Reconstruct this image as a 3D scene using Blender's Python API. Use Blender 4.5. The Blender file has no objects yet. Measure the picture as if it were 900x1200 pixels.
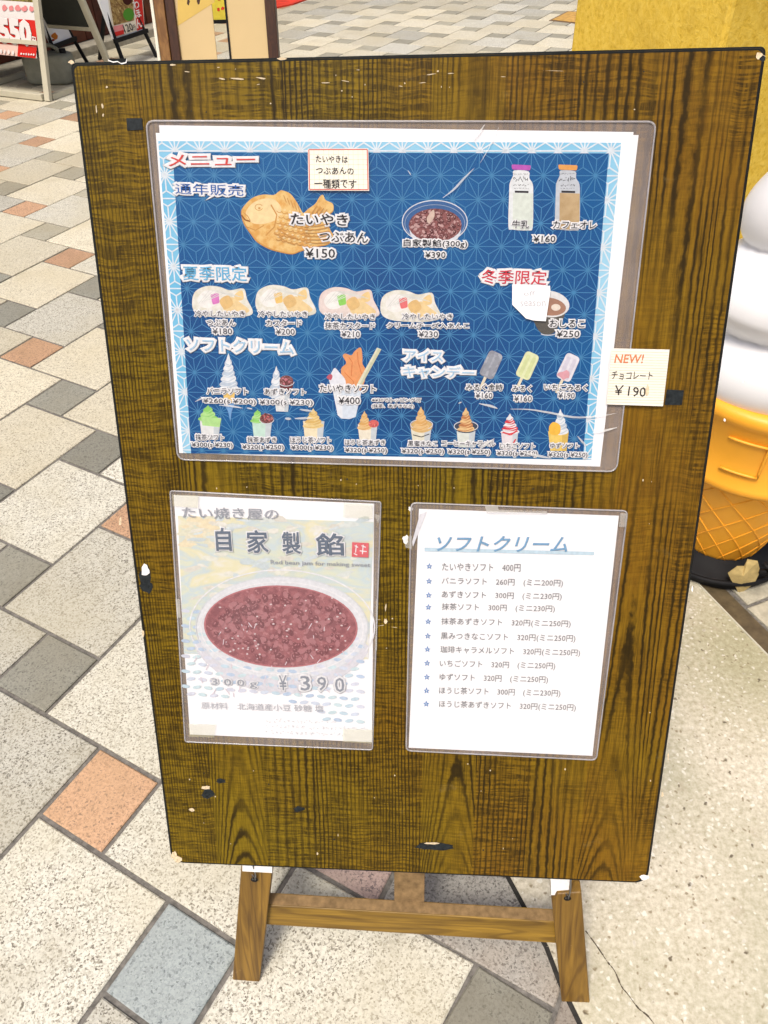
import bpy, bmesh, math, random
from mathutils import Vector, Matrix
random.seed(7)
S = bpy.context.scene
COL = S.collection

# ------------------------------------------------------------------ camera
FPX = 880.854
RCV = Matrix(((0.99821766, 0.05240685, -0.02854867), (0.01456957, -0.67790698, -0.73500331), (-0.05787255, 0.73327734, -0.67746226)))
CAM = Vector((0.02165159, -0.386954, 1.20160308))
cam = bpy.data.cameras.new('camera'); camo = bpy.data.objects.new('camera', cam); COL.objects.link(camo)
rot = RCV.transposed() @ Matrix(((1, 0, 0), (0, -1, 0), (0, 0, -1)))
camo.matrix_world = Matrix.Translation(CAM) @ rot.to_4x4()
cam.sensor_fit = 'HORIZONTAL'; cam.sensor_width = 36; cam.lens = FPX / 900 * 36
cam.clip_start = 0.02; cam.clip_end = 300
S.camera = camo
# ------------------------------------------------------------------ world, sun, exposure
w = bpy.data.worlds.new('World'); S.world = w; w.use_nodes = True
nt = w.node_tree; bg = nt.nodes['Background']
sky = nt.nodes.new('ShaderNodeTexSky'); sky.sky_type = 'NISHITA'; sky.sun_disc = False
SUN_EL, SUN_AZ = math.radians(62), math.radians(205)      # azimuth clockwise from +Y
sky.sun_elevation = SUN_EL; sky.sun_rotation = SUN_AZ
sky.air_density = 0.7; sky.dust_density = 6.0; sky.ozone_density = 0.6
nt.links.new(sky.outputs[0], bg.inputs[0]); bg.inputs[1].default_value = 0.10
sl = bpy.data.lights.new('sun', 'SUN'); sl.energy = 1.5; sl.angle = math.radians(14); sl.color = (1, 0.94, 0.84)
so = bpy.data.objects.new('sun', sl); COL.objects.link(so)
sd = Vector((math.sin(SUN_AZ) * math.cos(SUN_EL), math.cos(SUN_AZ) * math.cos(SUN_EL), math.sin(SUN_EL)))
so.rotation_euler = sd.to_track_quat('Z', 'Y').to_euler(); so.location = (0, 0, 6)
S.view_settings.view_transform = 'Standard'; S.view_settings.look = 'None'
S.view_settings.exposure = 0.72; S.view_settings.gamma = 1

# ------------------------------------------------------------------ photo pixel -> place
def ray(x, y): return RCV.transposed() @ Vector(((x - 450) / FPX, (y - 600) / FPX, 1))
def fl(x, y, z=0.0):
    d = ray(x, y); return CAM + d * ((z - CAM.z) / d.z)
def atY(x, y, Y):
    d = ray(x, y); return CAM + d * ((Y - CAM.y) / d.y)
LEAN, BZ = 0.405437, 0.2255076
BO = Vector((-.3, 0, BZ)); BX = Vector((1, 0, 0)); BU = Vector((0, math.sin(LEAN), math.cos(LEAN))); BN = Vector((0, -math.cos(LEAN), math.sin(LEAN)))
BROT = Matrix((BX, BU, BN)).transposed()
def bp(x, y, h=0.0):
    """pixel -> board plane coordinates (s right, t up), on the plane h in front of the face"""
    d = ray(x, y); o = BO + BN * h; k = (o - CAM).dot(BN) / d.dot(BN); p = CAM + d * k - BO
    return (p.dot(BX), p.dot(BU))
def b3(s, t, h=0.0): return BO + BX * s + BU * t + BN * h
def bw(x, y, h=0.0): s, t = bp(x, y, h); return b3(s, t, h)

# ------------------------------------------------------------------ materials
def lin(c): c /= 255.0; return c / 12.92 if c <= .04045 else ((c + .055) / 1.055) ** 2.4
K = 0.74
MC = {}
def base(name, col=(.5, .5, .5), rough=.7, spec=.5, metal=0):
    m = bpy.data.materials.new(name); m.use_nodes = True; b = m.node_tree.nodes['Principled BSDF']
    b.inputs['Base Color'].default_value = (*col, 1); b.inputs['Roughness'].default_value = rough
    b.inputs['Specular IOR Level'].default_value = spec; b.inputs['Metallic'].default_value = metal
    return m, m.node_tree, b
def N(t, kind, **kw):
    n = t.nodes.new('ShaderNode' + kind)
    for k, v in kw.items():
        if k.startswith('i_'): n.inputs[k[2:].replace('_', ' ')].default_value = v
        elif k[0] == 'p' and k[1:].isdigit(): n.inputs[int(k[1:])].default_value = v
        else: setattr(n, k, v)
    return n
def ramp(t, fac, stops, interp='LINEAR'):
    r = t.nodes.new('ShaderNodeValToRGB'); r.color_ramp.interpolation = interp; e = r.color_ramp.elements
    while len(e) > 1: e.remove(e[-1])
    e[0].position = stops[0][0]; e[0].color = (*stops[0][1], 1)
    for p, c in stops[1:]: x = e.new(p); x.color = (*c, 1)
    t.links.new(fac, r.inputs[0]); return r.outputs[0]
def mix(t, fac, a, b, mode='MIX'):
    m = t.nodes.new('ShaderNodeMix'); m.data_type = 'RGBA'; m.blend_type = mode
    for s, v in ((0, fac), (6, a), (7, b)):
        if hasattr(v, 'links') or isinstance(v, bpy.types.NodeSocket): t.links.new(v, m.inputs[s])
        else: m.inputs[s].default_value = v if s == 0 else (*v, 1)
    return m.outputs[2]
def math_(t, op, a, b=None, c=None, clamp=False):
    m = t.nodes.new('ShaderNodeMath'); m.operation = op; m.use_clamp = clamp
    for i, v in enumerate((a, b, c)):
        if v is None: continue
        if isinstance(v, bpy.types.NodeSocket): t.links.new(v, m.inputs[i])
        else: m.inputs[i].default_value = v
    return m.outputs[0]
def g3(v): return (v, v, v)
def noise(t, vec, scale, detail=2, rough=.5, dist=0, dim='3D', w=None):
    n = N(t, 'TexNoise', noise_dimensions=dim); n.inputs['Scale'].default_value = scale; n.inputs['Detail'].default_value = detail
    n.inputs['Roughness'].default_value = rough; n.inputs['Distortion'].default_value = dist
    if vec is not None: t.links.new(vec, n.inputs['Vector'])
    if w is not None: t.links.new(w, n.inputs['W'])
    return n.outputs[0]
def mapping(t, vec, scale=(1, 1, 1), loc=(0, 0, 0), rotz=0):
    m = N(t, 'Mapping'); m.inputs['Scale'].default_value = scale; m.inputs['Location'].default_value = loc; m.inputs['Rotation'].default_value = (0, 0, rotz)
    t.links.new(vec, m.inputs['Vector']); return m.outputs[0]
def objco(t): return N(t, 'TexCoord').outputs['Object']
def geo(t): return N(t, 'NewGeometry').outputs['Position']
def bump(t, b, h, strength=.3, dist=.002):
    n = N(t, 'Bump'); n.inputs['Strength'].default_value = strength; n.inputs['Distance'].default_value = dist
    t.links.new(h, n.inputs['Height']); t.links.new(n.outputs[0], b.inputs['Normal'])

def ink(r, g, b, rough=.45):
    """flat printed colour, a faint mottling like offset print"""
    key = (r, g, b)
    if key not in MC:
        c = tuple(lin(v) * K for v in (r, g, b)); m, t, bs = base('ink_%d_%d_%d' % key, c, rough, .12)
        n = noise(t, geo(t), 260, 3); t.links.new(mix(t, 1.0, c, ramp(t, n, [(.3, g3(.9)), (.7, g3(1.06))]), 'MULTIPLY'), bs.inputs['Base Color'])
        MC[key] = m
    return MC[key]
def blot(name, c1, c2, scale=300, rough=.4, c3=None, thr=(.42, .58)):
    if name in MC: return MC[name]
    m, t, bs = base(name, (.5, .5, .5), rough, .3)
    A, B = [tuple(lin(v) * K for v in c) for c in (c1, c2)]
    n = noise(t, geo(t), scale, 3, .6); out = ramp(t, n, [(thr[0], A), (thr[1], B)])
    if c3:
        C = tuple(lin(v) * K for v in c3); n2 = noise(t, geo(t), scale * 1.7, 2); out = mix(t, ramp(t, n2, [(.58, g3(0)), (.66, g3(1))]), out, C)
    t.links.new(out, bs.inputs['Base Color']); MC[name] = m; return m

def board_wood():
    m, t, b = base('wood_grain_laminate', rough=.42, spec=.12)
    co = objco(t); sep = N(t, 'SeparateXYZ'); t.links.new(co, sep.inputs[0]); X, Y = sep.outputs[0], sep.outputs[1]
    wob = noise(t, mapping(t, co, (1, .4, 1)), 3.2, 2)                       # edges of veneer strips wander a little
    sx = math_(t, 'ADD', math_(t, 'MULTIPLY', X, 15.5), math_(t, 'MULTIPLY', wob, .10))
    idx = math_(t, 'FLOOR', sx); fr = math_(t, 'SUBTRACT', math_(t, 'FRACT', sx), .5)
    def rand(o):
        wn = N(t, 'TexWhiteNoise', noise_dimensions='1D'); t.links.new(math_(t, 'ADD', idx, o), wn.inputs['W']); return wn.outputs['Value']
    rnd, rnd2, rnd3 = rand(3.3), rand(31.7), rand(77.1)
    low = noise(t, mapping(t, co, (1, .11, 1)), 20, 1.5, .45, 0, '4D', math_(t, 'MULTIPLY', rnd, 40))
    cx = math_(t, 'ADD', fr, math_(t, 'MULTIPLY', math_(t, 'SUBTRACT', rnd2, .5), .3))
    eq = lambda v: math_(t, 'COMPARE', idx, float(v), .4)
    isc = math_(t, 'ADD', math_(t, 'ADD', eq(1), eq(5)), eq(8), clamp=True)                 # three strips show arched grain
    ex = math_(t, 'SUBTRACT', 1.0, math_(t, 'POWER', 2.718, math_(t, 'MULTIPLY', Y, -6.5)))
    arch = math_(t, 'MULTIPLY', math_(t, 'ADD', math_(t, 'MULTIPLY', math_(t, 'MULTIPLY', cx, cx), 17), math_(t, 'MULTIPLY', ex, 5.5)), 6.283)
    frq = math_(t, 'ADD', 34, math_(t, 'MULTIPLY', math_(t, 'MULTIPLY', rnd, rnd), 85))
    straight = math_(t, 'MULTIPLY', fr, frq)
    jit = noise(t, mapping(t, co, (60, 30, 1)), 3, 3)
    base_ = math_(t, 'ADD', math_(t, 'MULTIPLY', arch, isc), math_(t, 'MULTIPLY', straight, math_(t, 'SUBTRACT', 1.0, isc)))
    amp = math_(t, 'SUBTRACT', 17, math_(t, 'MULTIPLY', isc, 8))
    ph = math_(t, 'ADD', math_(t, 'ADD', base_, math_(t, 'MULTIPLY', low, amp)), math_(t, 'MULTIPLY', jit, 3.0))
    ring = math_(t, 'ADD', math_(t, 'MULTIPLY', math_(t, 'SINE', ph), .5), .5)
    lines = ramp(t, ring, [(.0, g3(1)), (.10, g3(.9)), (.26, g3(.5)), (.5, g3(.12)), (.8, g3(0))])
    strength = noise(t, mapping(t, co, (1, .25, 1)), 18, 3)
    lines = math_(t, 'MULTIPLY', lines, ramp(t, strength, [(.34, g3(.18)), (.58, g3(1))]))
    # fine vertical fibre
    fib = noise(t, mapping(t, co, (520, 14, 1)), 1, 3, .65); fibd = ramp(t, fib, [(.36, g3(1)), (.56, g3(0))])
    vm = noise(t, mapping(t, co, (1, .3, 1)), 26, 2); fibd = math_(t, 'MULTIPLY', fibd, ramp(t, vm, [(.38, g3(.35)), (.62, g3(.95))]))
    # cross flecks: short waving horizontal dashes broken up by the fibre
    wv = N(t, 'VectorMath', operation='ADD'); t.links.new(co, wv.inputs[0]); cb = N(t, 'CombineXYZ'); t.links.new(math_(t, 'MULTIPLY', noise(t, mapping(t, co, (1, .5, 1)), 22, 2), .011), cb.inputs[1]); t.links.new(cb.outputs[0], wv.inputs[1])
    cr = noise(t, mapping(t, wv.outputs[0], (24, 300, 1)), 1, 3, .6, .12); crd = ramp(t, cr, [(.45, g3(1)), (.56, g3(0))])
    brk = noise(t, mapping(t, co, (430, 60, 1)), 1, 2, .6); crd = math_(t, 'MULTIPLY', crd, ramp(t, brk, [(.38, g3(1)), (.62, g3(.45))]))
    msk = noise(t, mapping(t, co, (1, .8, 1)), 8, 3, .6); crd = math_(t, 'MULTIPLY', crd, math_(t, 'SUBTRACT', 1.0, math_(t, 'MULTIPLY', isc, .55)))
    crd = math_(t, 'MULTIPLY', crd, ramp(t, math_(t, 'ADD', msk, math_(t, 'MULTIPLY', math_(t, 'SUBTRACT', rnd3, .5), .26)), [(.36, g3(.12)), (.52, g3(1))]))
    inv = lambda q: math_(t, 'SUBTRACT', 1.0, q)
    dark = inv(math_(t, 'MULTIPLY', math_(t, 'MULTIPLY', inv(math_(t, 'MULTIPLY', lines, .95)), inv(math_(t, 'MULTIPLY', fibd, .6))), inv(math_(t, 'MULTIPLY', crd, .80))))
    tone = noise(t, co, 3.4, 2); t2 = math_(t, 'ADD', math_(t, 'MULTIPLY', tone, .75), math_(t, 'ADD', math_(t, 'MULTIPLY', rnd2, .16), math_(t, 'MULTIPLY', X, .34)))
    fine = noise(t, mapping(t, co, (40, 6, 1)), 6, 3)
    light = ramp(t, t2, [(.36, (.175, .118, .0055)), (.52, (.18, .100, .006)), (.68, (.185, .072, .007))])
    light = mix(t, .45, light, ramp(t, fine, [(.3, (.11, .074, .004)), (.7, (.25, .160, .009))]))
    out = mix(t, dark, light, (.020, .0125, .003))
    wr = noise(t, co, 24, 5, .7); out = mix(t, ramp(t, wr, [(.64, g3(0)), (.74, g3(.22))]), out, (.25, .19, .08))
    t.links.new(out, b.inputs['Base Color'])
    rr = noise(t, co, 30, 3); t.links.new(ramp(t, rr, [(.3, g3(.28)), (.7, g3(.48))]), b.inputs['Roughness'])
    bump(t, b, dark, .15, .0006)
    return m
def stick_wood(name, axis=1, light=(.25, .115, .02), dark=(.07, .028, .007)):
    m, t, b = base(name, rough=.42, spec=.4); co = objco(t)
    sc = [70, 70, 70]; sc[axis] = 5
    n = noise(t, mapping(t, co, tuple(sc)), 1, 3, .6, .8)
    ph = math_(t, 'SINE', math_(t, 'MULTIPLY', noise(t, mapping(t, co, tuple(v * .45 for v in sc)), 1, 1), 60))
    out = mix(t, ramp(t, n, [(.38, g3(0)), (.62, g3(.75))]), light, dark)
    out = mix(t, ramp(t, ph, [(.55, g3(0)), (1, g3(.55))]), out, dark)
    w = noise(t, co, 40, 4, .7); out = mix(t, ramp(t, w, [(.68, g3(0)), (.74, g3(.5))]), out, (.33, .22, .11))
    t.links.new(out, b.inputs['Base Color']); bump(t, b, n, .25, .001); return m
def granite(name, c_light, c_mid, c_dark, contrast=1.0, stain=(.30, .25, .15)):
    m, t, b = base(name, rough=.55, spec=.35); p = geo(t)
    oi = N(t, 'ObjectInfo'); off = N(t, 'VectorMath', operation='ADD'); t.links.new(p, off.inputs[0])
    cmb = N(t, 'CombineXYZ'); t.links.new(math_(t, 'MULTIPLY', oi.outputs['Random'], 50), cmb.inputs[2]); t.links.new(cmb.outputs[0], off.inputs[1]); v = off.outputs[0]
    wp = N(t, 'TexNoise'); wp.inputs['Scale'].default_value = 260; t.links.new(v, wp.inputs['Vector'])
    v2 = N(t, 'VectorMath', operation='MULTIPLY_ADD'); t.links.new(wp.outputs[1], v2.inputs[0]); v2.inputs[1].default_value = (.006, .006, .006); t.links.new(v, v2.inputs[2])
    vo = N(t, 'TexVoronoi'); vo.inputs['Scale'].default_value = 360; t.links.new(v2.outputs[0], vo.inputs['Vector'])
    sepc = N(t, 'SeparateColor'); t.links.new(vo.outputs['Color'], sepc.inputs[0])
    grains = ramp(t, sepc.outputs[0], [(0, c_dark), (.10, c_mid), (.30, tuple((a + 2 * q) / 3 for a, q in zip(c_mid, c_light))), (.55, c_light), (1, tuple(min(.8, q * 1.12) for q in c_light))])
    n1 = noise(t, v, 250, 3, .65); sp = ramp(t, n1, [(.565, g3(0)), (.63, g3(.9 * contrast))])
    out = mix(t, sp, grains, c_dark)
    n2 = noise(t, v, 120, 2); out = mix(t, ramp(t, n2, [(.55, g3(0)), (.75, g3(.3 * contrast))]), out, c_mid)
    n3 = noise(t, p, 3.0, 4, .6); out = mix(t, ramp(t, n3, [(.45, g3(0)), (.75, g3(.35))]), out, stain, 'MULTIPLY') if False else mix(t, ramp(t, n3, [(.44, g3(0)), (.66, g3(.55))]), out, stain)
    val = math_(t, 'ADD', .80, math_(t, 'MULTIPLY', oi.outputs['Random'], .32))
    n4 = noise(t, v, 7, 5, .65); out = mix(t, ramp(t, n4, [(.54, g3(0)), (.76, g3(.45))]), out, tuple(q * .72 for q in stain))
    hsv = N(t, 'HueSaturation'); t.links.new(val, hsv.inputs['Value']); t.links.new(out, hsv.inputs['Color'])
    t.links.new(hsv.outputs[0], b.inputs['Base Color']); bump(t, b, n1, .25, .0012); return m
def film_mat(name, haze, tint=(.96, .96, .97), rough=.12, hc=(.78, .77, .78), gl=.07):
    m = bpy.data.materials.new(name); m.use_nodes = True; t = m.node_tree; t.nodes.remove(t.nodes['Principled BSDF'])
    tr = N(t, 'BsdfTransparent'); tr.inputs[0].default_value = (*tint, 1)
    df = N(t, 'BsdfDiffuse'); df.inputs[0].default_value = (*hc, 1); gs = N(t, 'BsdfGlossy'); gs.inputs['Roughness'].default_value = rough
    m1 = N(t, 'MixShader'); m2 = N(t, 'MixShader')
    hz = ramp(t, noise(t, geo(t), 18, 4, .6), [(.3, g3(haze * .7)), (.75, g3(min(1, haze * 1.3)))]); t.links.new(hz, m1.inputs[0])
    t.links.new(tr.outputs[0], m1.inputs[1]); t.links.new(df.outputs[0], m1.inputs[2])
    lw = N(t, 'LayerWeight'); lw.inputs[0].default_value = .25
    t.links.new(math_(t, 'ADD', math_(t, 'MULTIPLY', lw.outputs['Fresnel'], .3), gl * .15, clamp=True), m2.inputs[0])
    t.links.new(m1.outputs[0], m2.inputs[1]); t.links.new(gs.outputs[0], m2.inputs[2]); t.links.new(m2.outputs[0], t.nodes['Material Output'].inputs[0])
    bn = N(t, 'Bump'); bn.inputs['Strength'].default_value = .35; bn.inputs['Distance'].default_value = .004
    t.links.new(noise(t, geo(t), 14, 2), bn.inputs['Height']); t.links.new(bn.outputs[0], gs.inputs['Normal'])
    return m
def plain(name, col, rough=.6, spec=.4, scale=40, var=.12, bmp=0):
    m, t, b = base(name, col, rough, spec); n = noise(t, geo(t), scale, 4, .6)
    t.links.new(mix(t, 1.0, col, ramp(t, n, [(.3, g3(1 - var)), (.7, g3(1 + var))]), 'MULTIPLY'), b.inputs['Base Color'])
    if bmp: bump(t, b, n, bmp, .004)
    return m

M_BOARD = board_wood()
M_EDGE = plain('black_edge_band', (.010, .012, .012), .6, .1, 60, .3)
M_CHIP = plain('bare_particle_board', (.62, .50, .33), .9, .2, 400, .3)
M_WHITECHIP = plain('white_torn_paper', (.78, .77, .74), .8, .2, 200, .1)
M_TAPE = plain('black_tape', (.016, .020, .022), .6, .15, 250, .5)
M_STICK_V = stick_wood('varnished_wood_upright', 1, (.235, .130, .020), (.07, .034, .008)); M_STICK_H = stick_wood('varnished_wood_cross', 0, (.30, .175, .022), (.085, .044, .008))
M_DUSTY = plain('dusty_brown_wood', (.21, .135, .062), .85, .2, 90, .35)
M_PAPER = plain('white_paper', (.80, .80, .805), .6, .3, 6, .02)
M_CARD = plain('cream_card', (.76, .72, .62), .7, .2, 30, .04)
M_FILM = film_mat('clear_laminate_film', .012); M_FILM_EDGE = film_mat('laminate_margin', .30, hc=(.56, .47, .42))
M_FILM_MILKY = film_mat('milky_laminate_film', .05, hc=(.80, .81, .83)); M_CLEARTAPE = film_mat('clear_tape', .30, rough=.25, hc=(.75, .74, .68))
M_YTAPE = film_mat('yellowed_tape', .30, rough=.3, hc=(.76, .74, .50))
M_GLARE = film_mat('film_glare_streak', .45, hc=(.85, .84, .80), rough=.1, gl=.5)
M_STEEL = base('steel_wire', (.25, .25, .25), .35, .5, .9)[0]
M_BLACK = plain('black_plastic', (.010, .010, .011), .6, .15, 30, .2)

# ------------------------------------------------------------------ mesh helpers
def link(name, verts, faces, mats, fm=None, parent=None, smooth=False):
    me = bpy.data.meshes.new(name); me.from_pydata([tuple(v) for v in verts], [], faces)
    for m in (mats if isinstance(mats, (list, tuple)) else [mats]): me.materials.append(m)
    if fm: me.polygons.foreach_set('material_index', fm)
    if smooth: me.polygons.foreach_set('use_smooth', [True] * len(me.polygons))
    me.update(); o = bpy.data.objects.new(name, me); COL.objects.link(o)
    if parent is not None: o.parent = parent; o.matrix_parent_inverse = parent.matrix_basis.inverted()
    return o
def tag(o, label=None, cat=None, group=None, kind=None):
    if label: o['label'] = label
    if cat: o['category'] = cat
    if group: o['group'] = group
    if kind: o['kind'] = kind
    return o
def empty(name, loc, label, cat, group=None, rotm=None):
    o = bpy.data.objects.new(name, None); COL.objects.link(o); o.empty_display_size = .05
    o.matrix_basis = Matrix.Translation(loc) @ (rotm.to_4x4() if rotm is not None else Matrix.Identity(4))
    return tag(o, label, cat, group)
class MB:
    def __init__(s): s.v = []; s.f = []; s.m = []
    def add(s, vs, fs, m=0):
        b = len(s.v); s.v += [Vector(v) for v in vs]; s.f += [tuple(b + i for i in f) for f in fs]; s.m += [m] * len(fs)
    def prism(s, poly, off, m=0, side=None):
        """poly: 3-D loop, counter-clockwise seen from outside of the front; off: vector to the back"""
        n = len(poly); vs = list(poly) + [Vector(p) + off for p in poly]
        s.add(vs, [tuple(range(n))], m); b = len(s.v) - 2 * n; sm = m if side is None else side
        s.f.append(tuple(b + n + i for i in reversed(range(n)))); s.m.append(sm)
        for i in range(n): s.f.append((b + i, b + n + i, b + n + (i + 1) % n, b + (i + 1) % n)); s.m.append(sm)
    def box(s, c, sz, R=None, m=0):
        vs = []
        for z in (-.5, .5):
            for x, y in ((-.5, -.5), (.5, -.5), (.5, .5), (-.5, .5)):
                p = Vector((x * sz[0], y * sz[1], z * sz[2])); vs.append(Vector(c) + (R @ p if R else p))
        s.add(vs, [(3, 2, 1, 0), (4, 5, 6, 7), (0, 1, 5, 4), (1, 2, 6, 5), (2, 3, 7, 6), (3, 0, 4, 7)], m)
    def bar(s, a, b, w, d, up=Vector((0, 0, 1)), m=0):
        a, b = Vector(a), Vector(b); z = (b - a).normalized(); x = z.cross(up)
        if x.length < 1e-4: x = z.cross(Vector((0, 1, 0)))
        x.normalize(); y = x.cross(z); R = Matrix((x, y, z)).transposed(); s.box((a + b) / 2, (w, d, (b - a).length), R, m)
    def tube(s, pts, r, n=8, m=0, closed=False):
        pts = [Vector(p) for p in pts]; L = len(pts); rings = []
        for i, p in enumerate(pts):
            a = pts[i - 1] if (i or closed) else p; c = pts[(i + 1) % L] if (i < L - 1 or closed) else p
            z = (c - a).normalized(); x = z.cross(Vector((0.31, .2, 1))).normalized(); y = z.cross(x)
            rr = r[i] if isinstance(r, (list, tuple)) else r
            rings.append([p + (x * math.cos(q) + y * math.sin(q)) * rr for q in [2 * math.pi * k / n for k in range(n)]])
        vs = [v for g in rings for v in g]; fs = []
        for i in range(L if closed else L - 1):
            j = (i + 1) % L
            for k in range(n): fs.append((i * n + k, i * n + (k + 1) % n, j * n + (k + 1) % n, j * n + k))
        if not closed: fs += [tuple(reversed(range(n))), tuple((L - 1) * n + k for k in range(n))]
        s.add(vs, fs, m)
    def build(s, name, mats, parent=None, smooth=False, bevel=0):
        o = link(name, s.v, s.f, mats, s.m, parent, smooth)
        if bevel:
            b = o.modifiers.new('bevel', 'BEVEL'); b.width = bevel; b.segments = 2; b.limit_method = 'ANGLE'
        return o
def spline(pts, n=5, closed=True):
    out = []; L = len(pts)
    for i in range(L if closed else L - 1):
        p0, p1, p2, p3 = [pts[j % L] if closed else pts[max(0, min(L - 1, j))] for j in (i - 1, i, i + 1, i + 2)]
        for k in range(n):
            t = k / n; out.append(tuple(.5 * (2 * p1[c] + (p2[c] - p0[c]) * t + (2 * p0[c] - 5 * p1[c] + 4 * p2[c] - p3[c]) * t * t + (3 * p1[c] - p0[c] - 3 * p2[c] + p3[c]) * t ** 3) for c in (0, 1)))
    if not closed: out.append(tuple(pts[-1]))
    return out
def ell(cx, cy, rx, ry, n=24, a0=0, a1=360, rot=0):
    r = math.radians(rot); out = []
    for k in range(n + (a1 - a0 != 360)):
        a = math.radians(a0 + (a1 - a0) * k / n); x, y = rx * math.cos(a), ry * math.sin(a); out.append((cx + x * math.cos(r) - y * math.sin(r), cy + x * math.sin(r) + y * math.cos(r)))
    return out
def area2(p): return sum(p[i - 1][0] * p[i][1] - p[i][0] * p[i - 1][1] for i in range(len(p)))
def stroke(pts, w, closed=False):
    """ribbon outline polygons (quads) along a pixel polyline"""
    q = []; L = len(pts)
    for i in range(L if closed else L - 1):
        a, b = pts[i], pts[(i + 1) % L]; dx, dy = b[0] - a[0], b[1] - a[1]; l = math.hypot(dx, dy) or 1; nx, ny = -dy / l * w / 2, dx / l * w / 2
        q.append([(a[0] + nx, a[1] + ny), (b[0] + nx, b[1] + ny), (b[0] - nx, b[1] - ny), (a[0] - nx, a[1] - ny)])
    return q

class Plane:
    """a flat surface in the place: maps photo pixels to it, builds printed layers on it as children of `root`"""
    def __init__(s, o, x, u, n, root): s.o, s.x, s.u, s.n, s.root = Vector(o), Vector(x), Vector(u), Vector(n), root; s.h = 0
    def p2(s, x, y):
        d = ray(x, y); k = (s.o - CAM).dot(s.n) / d.dot(s.n); p = CAM + d * k - s.o; return (p.dot(s.x), p.dot(s.u))
    def w(s, a, b, h=0): return s.o + s.x * a + s.u * b + s.n * h
    def px(s, x, y, h=0): a, b = s.p2(x, y); return s.w(a, b, h)
    def layers(s, name, items, h, dh=.00002, kind=None, local=False, label=None):
        """items: (polygon px, material). Later ones lie on top."""
        mats = []; vs = []; fs = []; fm = []
        for i, (poly, m) in enumerate(items):
            if m not in mats: mats.append(m)
            q = poly if local else [s.p2(*p) for p in poly]
            if area2(q) < 0: q = q[::-1]
            b = len(vs); vs += [s.w(a, c, h + i * dh) for a, c in q]; fs.append(tuple(range(b, b + len(q)))); fm.append(mats.index(m))
        o = link(name, vs, fs, mats, fm, s.root)
        if kind: o['kind'] = kind
        if label: o['label'] = label
        return o
    def text(s, body, p1, p2, hpx, mat, h, halo=None, hm=None, bold=.012, shear=0, name='printed_text', rough=0, lat=0):
        a, b = Vector(s.p2(*p1)), Vector(s.p2(*p2)); d = b - a; Wd = d.length; d.normalize(); up = Vector((-d.y, d.x))
        Ht = (Vector(s.p2(p1[0], p1[1] - hpx)) - a).length; obs = []
        for (bd, m, hh, nm) in (([(halo, hm, h - .00035, 'text_outline')] if halo else []) + [(bold, mat, h, name)]):
            c = bpy.data.curves.new('t', 'FONT'); c.body = body; c.size = 1; c.resolution_u = 2; c.bevel_depth = bd; c.bevel_resolution = 1 if bd > .03 else 0; c.shear = shear
            to = bpy.data.objects.new('t', c); COL.objects.link(to)
            me = bpy.data.meshes.new_from_object(to.evaluated_get(bpy.context.evaluated_depsgraph_get())); bpy.data.objects.remove(to); bpy.data.curves.remove(c)
            x0, x1, y0, y1 = [f(v.co[k] for v in me.vertices) for k in (0, 1) for f in (min, max)]
            if nm == 'text_outline' or not halo: ref = (x0 + bd, x1 - bd, y0 + bd, y1 - bd)
            x0, x1, y0, y1 = ref; kx = Wd / (x1 - x0); ky = Ht / max(.25, y1 - y0)
            for v in me.vertices:
                X, Y, Z = v.co; lx = (X - x0) * kx; ly = (Y - y0) * ky
                if rough: lx += math.sin(Y * 9 + X * 3) * rough * kx; ly += math.sin(X * 2.3) * rough * 2 * ky
                q = a + d * lx + up * ly; v.co = s.w(q.x, q.y, hh + Z / max(bd, .001) * .00008)
            me.materials.append(m); o = bpy.data.objects.new(nm, me); COL.objects.link(o); o.parent = s.root; o.matrix_parent_inverse = s.root.matrix_basis.inverted(); obs.append(o)
        return obs
def board_root(name, px, label, cat, group=None):
    s_, t_ = bp(*px); return empty(name, b3(s_, t_), label, cat, group, BROT)
def bplane(root): return Plane(BO, BX, BU, BN, root)
def rrect(pts, r, n=5):
    """round the corners of a pixel polygon"""
    out = []; L = len(pts)
    for i in range(L):
        p, a, b = Vector(pts[i]), Vector(pts[i - 1]), Vector(pts[(i + 1) % L]); A = p + (a - p).normalized() * r; B = p + (b - p).normalized() * r
        for k in range(n + 1):
            t = k / n; out.append(tuple(A * (1 - t) ** 2 + p * 2 * t * (1 - t) + B * t * t))
    return out

# ------------------------------------------------------------------ ground
def link_struct(name, verts, faces, mat): return tag(link(name, verts, faces, mat), kind='structure')
M_GROUND = plain('far_ground', (.33, .31, .27), .8, .3, 3, .1)
M_MORTAR = plain('grey_mortar', (.16, .15, .135), .9, .2, 120, .35, .3)
link_struct('ground', [(-60, -40, -.03), (60, -40, -.03), (60, 80, -.03), (-60, 80, -.03)], [(0, 1, 2, 3)], M_GROUND)
pavement = link_struct('pavement', [(-8, -3, -.005), (7, -3, -.005), (7, 13, -.005), (-8, 13, -.005)], [(0, 1, 2, 3)], M_MORTAR)
G_WHITE = granite('pale_granite', (.57, .555, .475), (.37, .35, .28), (.105, .09, .07), .9, (.47, .43, .31))
G_ORANGE = granite('orange_granite', (.50, .31, .19), (.38, .225, .13), (.14, .10, .075), .85, (.42, .27, .15))
G_GREY = granite('dark_grey_granite', (.26, .255, .21), (.20, .195, .16), (.10, .10, .085), .5, (.24, .22, .16))
G_TAN = granite('tan_grey_granite', (.37, .35, .27), (.30, .28, .21), (.17, .15, .12), .5, (.34, .30, .2))
G_WARMLIT = granite('warm_lit_granite', (.60, .56, .435), (.44, .40, .30), (.19, .16, .12), .6, (.52, .46, .31))
G_BLUE = granite('blue_grey_granite', (.29, .325, .32), (.23, .26, .26), (.12, .14, .145), .5, (.28, .30, .28))
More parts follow.
